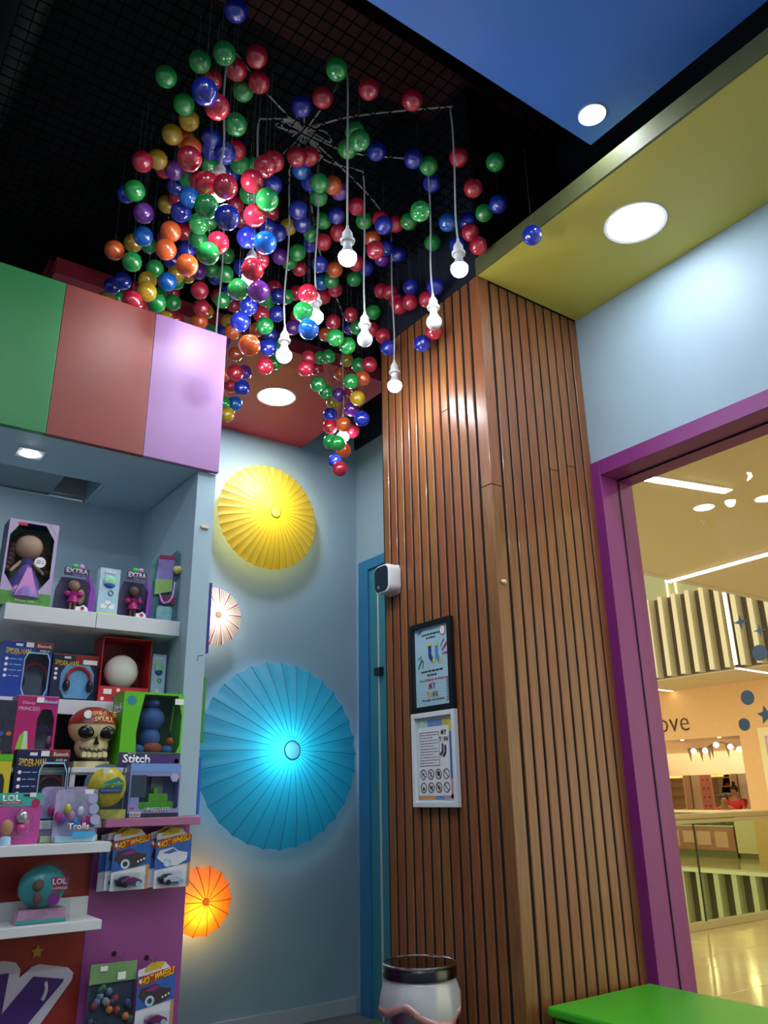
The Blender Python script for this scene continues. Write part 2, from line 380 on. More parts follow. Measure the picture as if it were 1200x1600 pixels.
for i, (u, v) in enumerate(((790, 1393), (818, 1527), (745, 1103))):
    p = onY(u, v, YC - .001)
    if p.x > XC: MB().disc(0, 0, .006, -.003, .002, 10).build('screw_cap', mat('dark_screw', '3a2a20', .5) if i else mat('cream_putty'), post, loc=p)

# ---- window to the mall with its purple frame
win = thing('window_1', None, None, kind='structure')
PURP = mat('magenta_frame_paint', '84277a', .42, noise=.03); PUR2 = mat('magenta_frame_inner', 'a04a66', .4, noise=.03)
YJ = 2.025
MB().box(XW - .012, XW + .14, YJ, YC + .018, FZ, 2.70).box(XW - .012, XW + .14, -.80, YJ, 2.632, 2.70).box(XW - .012, XW + .14, -.80, -.74, 0, 2.632).build('outer_frame', PURP, win, bevel=.002)
MB().box(XW + .105, XW + .195, YJ - .004, YC + .018, 0, 2.70).box(XW + .105, XW + .195, -.80, YJ - .004, 2.626, 2.70).build('inner_frame', PURP, win, bevel=.003)
MB().box(XW + .101, XW + .1055, YJ - .0045, YJ + .004, 0, 2.63).box(XW + .101, XW + .1055, -.75, YJ, 2.6255, 2.634).build('seal', BLACK, win)
pane = MB().box(XW + .15, XW + .156, -.74, YJ - .003, 0, 2.627).build('pane', GLASS, win)
STK = mat('blue_grey_sticker', '5d7480', .6)
def sticker(u, v, r, kind):
    p = onX(u, v, XW + .149); T = MB()
    pts = circ(0, 0, r, 28) if kind == 'c' else star(0, 0, r, 5, .45, PI / 2 + .1) if kind == 's' else star(0, 0, r, 4, .3)
    T.prism(pts, -.0006, .0006); o = T.build('sticker', STK, win, loc=p); o.rotation_euler = (0, 0, -PI / 2)
for a in ((1187, 1020, .029, 'c'), (1157, 972, .030, 'k'), (1187, 985, .024, 'k'), (1168, 1090, .026, 'c'), (1163, 1132, .022, 'c'), (1197, 1117, .034, 's')): sticker(*a)

# ---- white dispenser, notices, bin and bench by the post
T = thing('wall_dispenser', 'small white box with a dark glossy front, fixed high on the slatted post', 'dispenser', (1.999, 2.715, 2.235), -PI / 2)
MB().prism(rrect(0, 0, .112, .125, .03, 6), -.068, -.004).build('housing', WHITE, T, smooth=True, bevel=.006)
MB().prism(rrect(-.002, 0, .098, .112, .028, 6), -.071, -.066).build('front_cover', mat('dark_glossy_plastic', '26303c', .12), T, bevel=.002)
MB().prism(rrect(0, 0, .08, .13, .01), -.006, 0).build('bracket', WHITE, T)
MB().disc(-.02, -.035, .006, -.0722, -.0708, 12).build('logo_mark', mat('logo_grey', '8a95a2', .4), T)

def frame_sign(name, label, u, z0, z1, w, fm, bw, paper, loc):
    T = thing(name, label, 'framed notice', loc, -PI / 2)
    h = z1 - z0
    MB().ring(rect(-w / 2, w / 2, 0, h), rect(-w / 2 + bw, w / 2 - bw, bw, h - bw), -.022, -.002).build('frame', fm, T, bevel=.0015)
    MB().box(-w / 2 + bw, w / 2 - bw, -.010, -.003, bw, h - bw).build('paper', paper, T)
    MB().box(-w / 2 + bw, w / 2 - bw, -.0145, -.0135, bw, h - bw).build('glazing', mat_glass('notice_glass', 'ffffff', .05, .5), T)
    return T, w - 2 * bw, h - 2 * bw, bw
INK = mat('ink_black', '22262c', .7); RED = mat('ink_red', 'c03a4a', .7); PNK = mat('ink_magenta', 'b0285a', .7); GRN = mat('ink_green', '2f7f5c', .7)
NAVYI = mat('ink_navy', '26407c', .7); YELI = mat('ink_yellow', 'd6cf35', .7); ORNI = mat('ink_orange', 'e08a3a', .7); SKYI = mat('ink_sky', '4f8fc8', .7)
def words(T, cx, cz, w, h, m, seed, y):
    r = random.Random(seed); x = cx - w / 2; mb = MB()
    while x < cx + w / 2 - .004:
        l = min(r.uniform(.008, .022), cx + w / 2 - x); mb.box(x, x + l, y - .0006, y, cz - h / 2, cz + h / 2); x += l + .004
    mb.build('text_line', m, T)
def logo(T, cx, cz, s, y, dark=False):
    cs = [INK] * 6 if dark else [mat('ink_magenta'), mat('ink_violet', '6a3f8f', .7), ORNI, YELI, GRN, RED]
    for k, ch in enumerate('MY'): text(T, ch, cs[k], cx + (-.18 + .4 * k) * s, cz + .3 * s, .36 * s, .44 * s, y=y, bold=.03, rise=(.05 - .1 * k) * s)
    for k, ch in enumerate('TOWN'): text(T, ch, cs[k + 2 if not dark else 0] if not (dark and k == 1) else YELI, cx + (-.48 + .32 * k) * s, cz - .3 * s, .28 * s, .42 * s, y=y, bold=.03)
def sock(T, cx, cz, s, y, m, toe, flip=1):
    pts = [(-.12, .5), (.14, .5), (.12, -.1), (.42, -.38), (.36, -.52), (.2, -.55), (-.12, -.22)]
    o = decal(T, 'sock_print', [(cx + flip * a * s, cz + b * s) for a, b in pts], m, y)
    decal(T, 'sock_toe', [(cx + flip * a * s, cz + b * s) for a, b in ((.42, -.38), (.36, -.52), (.2, -.55), (.27, -.24))], toe, y - .0008)
    decal(T, 'sock_cuff', [(cx + flip * a * s, cz + b * s) for a, b in ((-.13, .5), (.15, .5), (.14, .38), (-.12, .38))], toe, y - .0008)

T, w, h, bw = frame_sign('framed_notice', 'black framed pale blue notice about wearing socks on the slatted post', 0, 1.657, 2.010, .258, mat('black_frame', '15181e', .35), .021, mat('pale_blue_paper', 'a9cfdd', .6, noise=.04, nscale=8), (1.999, 2.461, 1.657))
y = -.0105
words(T, .0, bw + h * .905, .12, .006, INK, 3, y); words(T, -.002, bw + h * .86, .062, .006, INK, 4, y)
decal(T, 'badge', circ(.072, bw + h * .92, .0175, 20, .021), RED, y); decal(T, 'badge_face', circ(.072, bw + h * .92, .0145, 20, .018), mat('paper_white', 'eef1f2', .7), y - .001)
sock(T, -.012, bw + h * .66, .075, y, NAVYI, YELI, 1); sock(T, .03, bw + h * .645, .075, y, SKYI, YELI, 1)
for (a, b, c, d, tt, mm) in ((.055, .72, .078, .80, .007, PNK), (.062, .66, .098, .75, .013, PNK), (.065, .62, .095, .625, .008, PNK), (-.09, .48, -.062, .60, .011, GRN), (-.058, .48, -.055, .58, .007, GRN), (-.09, .605, -.066, .635, .006, GRN)):
    A = Vector((a, bw + h * b)); B = Vector((c, bw + h * d)); n = (B - A).normalized(); n = Vector((-n.y, n.x)) * tt / 2
    decal(T, 'confetti_print', [tuple(A + n * .4), tuple(A - n * .4), tuple(B - n), tuple(B + n)], mm, y)
words(T, .0, bw + h * .435, .14, .006, INK, 5, y); words(T, -.004, bw + h * .385, .058, .006, INK, 6, y)
text(T, 'Usa calcetines en el parque', RED, .005, bw + h * .325, .175, .013, y=y)
logo(T, -.005, bw + h * .195, .055, y)
text(T, 'Para jugar, usa calcetines', INK, .0, bw + h * .075, .135, .010, y=y)
for k in range(9): decal(T, 'stripe_print', [(.083, bw + .012 + .010 * k), (.106, bw + .024 + .010 * k), (.106, bw + .027 + .010 * k), (.083, bw + .015 + .010 * k)], NAVYI, y)
for k in range(3): decal(T, 'stripe_print', [(-.075 + .008 * k, bw + h - .006), (-.072 + .008 * k, bw + h - .006), (-.088 + .008 * k, bw + h - .022), (-.091 + .008 * k, bw + h - .022)], NAVYI, y)

T, w, h, bw = frame_sign('framed_notice', 'white framed rules notice with eight round prohibition symbols', 0, 1.308, 1.655, .265, mat('white_frame', 'e4e9ea', .4), .019, mat('pale_green_paper', 'c9d8d6', .7), (1.999, 2.463, 1.308))
y = -.0105
for a, mm in ((rect(-.108, -.04, .29, .315), 'pale_teal:b5d3cf'), (rect(-.04, .05, .285, .318), 'watercolour_blue:6f9ad0'), (rect(.05, .108, .27, .318), 'watercolour_yellow:d9c95a'), (rect(.086, .108, .10, .27), 'watercolour_deep_blue:5580b8'), (rect(.086, .108, .03, .10), 'watercolour_pink:d2a3b4'), (rect(-.108, 0, .028, .045), 'watercolour_orange:d9a068'), (rect(0, .05, .028, .045), 'watercolour_blue:6f9ad0'), (rect(.05, .108, .028, .045), 'watercolour_pink:d2a3b4')):
    nm, cc = mm.split(':'); decal(T, 'border_print', a, mat(nm, cc, .7, noise=.15, nscale=40), y)
decal(T, 'inner_sheet', rect(-.098, .088, .04, .292), mat('paper_white'), y - .001); y = -.0126
MB().ring(rect(-.09, .03, .148, .272), rect(-.0885, .0285, .1495, .2705), y - .0006, y).build('text_box', INK, T)
for k in range(11): words(T, -.03 - (.015 if k % 3 == 1 else 0), .262 - .0103 * k, .105 - (.03 if k % 3 == 1 else 0), .0022, mat('ink_grey', '6e6478', .7), 20 + k, y)
logo(T, .058, .255, .042, y, True)
sock(T, .05, .205, .042, y, NAVYI, PNK, -1); sock(T, .066, .2, .042, y, INK, RED, -1)
def ban(cx, cz, k):
    r = .0185
    MB().ring(circ(cx, cz, r, 24), circ(cx, cz, r * .86, 24), y - .001, y).build('prohibition_ring', mat('ink_dark_red', '5c2630', .7), T)
    g = [[(-.3, -.2), (.4, .1), (.3, .3), (-.3, .1)], [(-.2, -.5), (.1, -.5), (.2, .4), (-.1, .5)], star(0, .1, .6, 6, .6), None, [(-.4, -.5), (.4, -.5), (.2, .1), (0, -.1), (-.2, .3)], [(-.5, .2), (.5, .3), (.1, -.6), (-.1, 0), (-.4, -.4)], star(0, 0, .6, 4, .45), None][k]
    if g: decal(T, 'prohibition_symbol', [(cx + a * r, cz + b * r) for a, b in g], INK if k in (2, 4, 5) else mat('ink_grey'), y)
    if k != 4: decal(T, 'prohibition_bar', [(cx - .68 * r, cz + .58 * r), (cx - .58 * r, cz + .68 * r), (cx + .68 * r, cz - .58 * r), (cx + .58 * r, cz - .68 * r)], mat('ink_dark_red'), y - .0008)
for k in range(8): ban(-.072 + .046 * (k % 4), .118 - .048 * (k // 4), k)

# waste bin with its bag
T = thing('waste_bin', 'tall steel waste bin with a white bag folded over its rim', 'waste bin', (1.79, 2.337, 0))
STEEL = mat('brushed_steel', '9a9a9c', .28, metal=1, noise=.05)
MB().lathe([(0, FZ), (.103, FZ), (.106, FZ + .01), (.106, .78), (.100, .78), (.100, .02), (0, .02)], n=40).build('body', STEEL, T, smooth=True)
MB().lathe([(.121, .80), (.121, .828), (.118, .832), (.100, .832), (.100, .826), (.113, .822), (.113, .80)], n=48, loop=True).build('rim_ring', mat('dark_steel', '4a4a4c', .25, metal=1), T, smooth=True)
MB().lathe([(.1205, .8335), (.1215, .838), (.1175, .8405), (.114, .838), (.1145, .8335)], n=48, loop=True).build('lid_edge', mat('bright_steel', 'd0d2d4', .15, metal=1), T, smooth=True)
MB().lathe([(.112, .8375), (.06, .836), (0, .8355), (0, .834), (.112, .834)], n=40).build('lid_plate', mat('lid_steel', '6a6664', .12, metal=1), T, smooth=True)
def bag_mesh(r0, zt, zb0, amp, seed, flare):
    rr = random.Random(seed); n = 56; k = 7; vs = []; ph = [rr.uniform(0, 6.28) for _ in range(4)]
    for i in range(n):
        a = 2 * PI * i / n
        dz = amp * (math.sin(3 * a + ph[0]) * .55 + math.sin(2 * a + ph[1]) * .35 + math.sin(7 * a + ph[2]) * .12)
        for j in range(k):
            t = j / (k - 1); z = zt + (zb0 + dz - zt) * t
            r = r0 + flare * math.sin(t * 1.9) + .0035 * math.sin(13 * a + ph[3] + t * 2) * t + .002 * math.sin(29 * a) * t
            vs.append((r * math.cos(a), r * math.sin(a), z))
    fs = [(i * k + j, ((i + 1) % n) * k + j, ((i + 1) % n) * k + j + 1, i * k + j + 1) for i in range(n) for j in range(k - 1)]
    return vs, fs, n, k
vs, fs, n, k = bag_mesh(.112, .805, .700, .040, 9, .018)
o = MB().add(vs, fs).build('bag', mat_thin('white_bag_film', 'e4e6e8', .35, .35, .05), T, smooth=True); md = o.modifiers.new('s', 'SOLIDIFY'); md.thickness = .001
hem = [(vs[i * k + k - 1][0] * 1.014, vs[i * k + k - 1][1] * 1.014, vs[i * k + k - 1][2] + .004) for i in range(n)]
hem2 = [(x * 1.0, y_, z - .0) for x, y_, z in hem]
o = MB().add([p for q_ in hem for p in ((q_[0], q_[1], q_[2] + .018), (q_[0] * 1.004, q_[1] * 1.004, q_[2] + .006), (q_[0], q_[1], q_[2] - .006))], [(3 * i + j, 3 * ((i + 1) % n) + j, 3 * ((i + 1) % n) + j + 1, 3 * i + j + 1) for i in range(n) for j in (0, 1)]).build('drawstring_hem', mat_thin('pink_hem_film', 'e09a90', .3, .35, .05), T, smooth=True)
md = o.modifiers.new('s', 'SOLIDIFY'); md.thickness = .0015

# green bench under the window
T = thing('storage_bench', 'bright green storage bench under the window beside the slatted post', 'bench', (2.31, 1.32, 0))
GREEN = mat('green_laminate', '3fae22', .4, noise=.03)
MB().box(-.235, .25, -.70, .705, FZ, .688).build('body', GREEN, T, bevel=.006)
MB().box(-.247, .262, -.71, .725, .694, .724).build('lid', GREEN, T, bevel=.008)
MB().box(-.22, .24, -.69, .69, .687, .695).build('seam', mat('dark_green', '1d5a14', .6), T)

# ================================================================ umbrella lamps on the back wall
def canopy_profile(R, depth, t):   # t 0 hub .. 1 rim -> radius, y (front negative)
    return R * t, -depth * (1 - t ** 1.7)
def umbrella(name, label, x, z, R, depth, ribs, fabric, rib_m, bulb, bulb_r, ecol, boff=(0, 0), cap_m=None, bdep=.45, standoff=.12, rr=.0014, tilt=(0, 0)):
    T = thing(name, label, 'umbrella lamp', (x, YB - standoff, z))
    T.rotation_euler = (tilt[0], 0, tilt[1])
    hubR = R * .095; sub = 4; n = ribs * sub; vs = []; fs = []; ts = [.09, .2, .35, .5, .65, .78, .88, .95, 1.0]; k = len(ts) + 2
    for i in range(n):
        a = 2 * PI * i / n; ph = (i % sub) / sub; sag = math.sin(PI * ph)
        for t in ts:
            r, y = canopy_profile(R, depth, t); sg = sag * t * t
            r *= 1 - (.018 if ribs > 20 else .045) * sg; y += sg * R * .018
            vs.append((r * math.cos(a), y, r * math.sin(a)))
        for q, (f, yy) in enumerate(((.985, .022), (.93, .05))):
            vs.append((R * f * (1 - .02 * sag) * math.cos(a), yy * R / .42, R * f * (1 - .02 * sag) * math.sin(a)))
    for i in range(n):
        j = (i + 1) % n
        for q in range(k - 1): fs.append((i * k + q, j * k + q, j * k + q + 1, i * k + q + 1))
    can = MB().add(vs, fs).build('canopy', fabric, T, smooth=True)
    p = []
    for t in [.1, .3, .5, .7, .85, .95, 1.0]:
        r, y = canopy_profile(R, depth, t); p.append((r, y - rr * .3, 0))
    first = MB().tube(p, rr, 5).build('rib', rib_m, T, smooth=True)
    for i in range(1, ribs):
        o = first.copy(); COL.objects.link(o); o.rotation_euler = (0, 2 * PI * i / ribs, 0)
    yh = canopy_profile(R, depth, .09)[1]
    MB().lathe([(0, yh - .008), (hubR * .5, yh - .0075), (hubR, yh - .003), (hubR * .98, yh - .002)], n=32, axis='y').build('hub_cap', cap_m or fabric, T, smooth=True)
    MB().lathe([(hubR * 1.06, yh - .005), (hubR * 1.06, yh + .005), (hubR * .97, yh + .006), (hubR * .97, yh - .006)], n=32, axis='y', loop=True).build('hub_ring', rib_m, T, smooth=True)
    MB().lathe([(.012, .03), (.012, standoff), (.05, standoff - .003), (.05, standoff)], n=16, axis='y').build('wall_arm', WHITE, T)
    MB().ell((boff[0], -depth * bdep, boff[1]), bulb_r, 16, 10).build('bulb', mat(name + '_glow_' + ecol, 'ffffff', .5, emit=bulb, ecol=ecol), T, smooth=True)
    return T
F_Y = mat_thin('yellow_fabric', 'e0c81e', .42, .6, .0, transcol='f2cc1c'); F_B = mat_thin('blue_fabric', '14a6c6', .4, .6, .0, transcol='24bcd4')
F_O = mat_thin('orange_fabric', 'e07818', .5, .6, .0, transcol='ff9020')
F_S = mat_thin('striped_fabric', 'f2efe4', .5, .6, .0, stripes=(14, [(0, 'f6f2ea'), (.22, 'c8324e'), (.36, 'f6f2ea'), (.46, '7f9a3a'), (.54, 'f6f2ea'), (.66, 'd8b050'), (.76, 'f6f2ea'), (.86, '5a3a40'), (.9, 'f6f2ea')]))
umbrella('umbrella_lamp', 'yellow umbrella lamp high on the back wall', 2.667, 3.411, .425, .115, 38, F_Y, mat('olive_rib', '8a8220', .6), 95, .05, 'fff0b0', (-.04, .05), cap_m=mat_thin('pale_yellow_fabric', 'f4ea8c', .5, .6, .0))
umbrella('umbrella_lamp', 'large turquoise blue umbrella lamp in the middle of the back wall', 2.824, 1.655, .645, .175, 32, F_B, mat('teal_rib', '0b5a6c', .6), 62, .06, 'd8f4ff', (-.06, .0), cap_m=mat_thin('pale_cyan_fabric', 'a8e4ea', .5, .6, .0), rr=.0017, tilt=(-.04, 0))
umbrella('umbrella_lamp', 'small striped umbrella lamp half hidden by the shelf unit', 2.263, 2.578, .212, .07, 28, F_S, mat('cream_rib', 'b9a890', .6), 60, .03, 'fff6ea', bdep=.1, rr=.0016)
umbrella('umbrella_lamp', 'small orange umbrella lamp low beside the purple panel', 2.285, .738, .21, .075, 14, F_O, mat('brown_rib', '5a3a12', .6), 110, .03, 'ffd890', (-.02, -.05), bdep=.1, cap_m=mat_thin('pale_orange_fabric', 'f0b060', .5, .6, .0), rr=.0022)

# ================================================================ net, cables, pendant bulbs
ZN = 3.78
mb = MB()
x = .15
while x < 1.99: mb.box(x - .0016, x + .0016, 1.42, 3.4, ZN - .0016, ZN + .0016); x += .046
y = 1.44
while y < 3.4: mb.box(.15, 1.985 if y < YF + .05 else 2.45, y - .0016, y + .0016, ZN - .0016, ZN + .0016); y += .046
mb.build('ceiling_net', mat('black_net', '050506', 1.0, spec=.05), kind='structure')
CAB = mat('grey_cable', 'aeb4b4', .5)
HUB = Vector((1.18, 2.137, ZN + .02))
T = MB(); rr = random.Random(11)
for k_ in range(8):
    a = rr.uniform(0, 6.28); L = rr.uniform(.05, .12); w_ = rr.uniform(.012, .03); zt = rr.uniform(.0, .03)
    d = Vector((math.cos(a), math.sin(a), 0)); e = Vector((-d.y, d.x, 0))
    T.tube(crom([HUB, HUB + d * L * .6 + e * w_ + Vector((0, 0, zt)), HUB + d * L + Vector((0, 0, zt * .5)), HUB + d * L * .6 - e * w_ + Vector((0, 0, zt)), HUB], 7), .0028, 5)
for k_ in range(5):
    a = rr.uniform(0, 6.28); d = Vector((math.cos(a), math.sin(a), 0))
    T.tube(crom([HUB - d * .05, HUB + Vector((0, 0, .02)), HUB + d * rr.uniform(.04, .12) + Vector((0, 0, .01))], 6), .0028, 5)
tag(T.build('cable_knot', CAB, smooth=True), 'knot of looped grey cables lying on the black ceiling net', 'cable')
PEND = [((1.169, 1.808, 3.000), 1, 'lit bulb hanging alone on a long straight cable, left of the yellow soffit', (.0, .05)),
        ((1.572, 1.717, 3.068), 1, 'lit bulb hanging nearest the yellow soffit', (-.1, .05)),
        ((1.670, 1.982, 3.033), 0, 'unlit white bulb in front of a red ball by the slatted wood', (-.05, .06)),
        ((1.489, 2.180, 2.997), 0, 'unlit white bulb in the middle beside two red balls', (-.02, .05)),
        ((1.808, 2.424, 3.007), 1, 'lowest lit bulb before the slatted wood on a long cable', (.1, 0)),
        ((1.310, 2.250, 3.070), 1, 'lit bulb glowing beside a bright blue ball in the centre', (.05, 0)),
        ((1.262, 2.404, 2.963), 1, 'lit bulb hanging above the round light of the red ceiling', (0, .05)),
        ((.773, 1.947, 3.166), 1, 'lit bulb half hidden by red balls at the upper left', (.0, .01)),
        ((1.003, 2.178, 3.082), 1, 'lit bulb half hidden between a red and a purple ball', (.02, -.05)),
        ((1.983, 3.109, 3.080), 1, 'lit bulb deep inside the lowest bunch of balls', (-.02, .05)),
        ((1.104, 2.698, 2.924), 1, 'bulb whose cable runs down behind the pink panel of the header', (0, .1))]
def bulb_profile(r): return [(0, -r)] + [(r * math.sin(t), -r * math.cos(t)) for t in [PI * i / 14 for i in range(1, 10)]] + [(r * .62, r * .78), (r * .5, r * 1.1), (r * .46, r * 1.35), (0, r * 1.35)]
def globe_profile(r): return [(0, -r)] + [(r * math.sin(t), -r * math.cos(t)) for t in [PI * i / 14 for i in range(1, 9)]]
def neck_profile(r): return [(r * math.sin(PI * 8 / 14), -r * math.cos(PI * 8 / 14)), (r * .9, r * .42), (r * .66, r * .78), (r * .52, r * 1.1), (r * .46, r * 1.35), (0, r * 1.35)]
b_me = MB().lathe(globe_profile(.030), n=24).build('bulb', mat('lit_bulb', 'ffffff', .4, emit=BULB, ecol='f4f8ff'), smooth=True)
u_me = MB().lathe(globe_profile(.030), n=24).build('bulb', mat('unlit_bulb', 'dfe3e6', .3), smooth=True)
n_me = MB().lathe(neck_profile(.030), n=24).build('bulb_neck', mat('bulb_neck_plastic', 'c9ced2', .35), smooth=True)
s_me = MB().lathe([(0, .036), (.013, .036), (.0145, .05), (.0135, .056), (.0235, .058), (.0245, .066), (.018, .074), (.017, .092), (.012, .102), (.006, .112), (.0045, .124), (0, .124)], n=24).build('socket', mat('white_socket', 'd6dada', .45), smooth=True)
BM, UM, SM, NM = b_me.data, u_me.data, s_me.data, n_me.data
for o in (b_me, u_me, s_me, n_me): bpy.data.objects.remove(o)
for (p, lit, lab, bow) in PEND:
    p = Vector(p); T = thing('pendant_bulb', lab, 'pendant light', p, group='bulbs hanging from the cable knot')
    link('bulb', BM if lit else UM, None, T); link('bulb_neck', NM, None, T); link('socket', SM, None, T)
    top = Vector((p.x, p.y, ZN + .012)); mid = (HUB + top) / 2 + Vector((bow[0], bow[1], .004)); mid.z = ZN + .014
    wob = Vector((rr.uniform(-.006, .006), rr.uniform(-.006, .006), 0))
    path = crom([HUB, mid, top + (mid - top).normalized() * .03 + Vector((0, 0, .006)), top + Vector((0, 0, -.02)), Vector((p.x, p.y, (ZN * 2 + p.z) / 3)) + wob, Vector((p.x, p.y, (ZN + p.z * 2) / 3)) - wob, p + Vector((0, 0, .12))], 8)
    MB().tube([q_ - p for q_ in path], .0034, 6).build('cable', CAB, T, smooth=True)

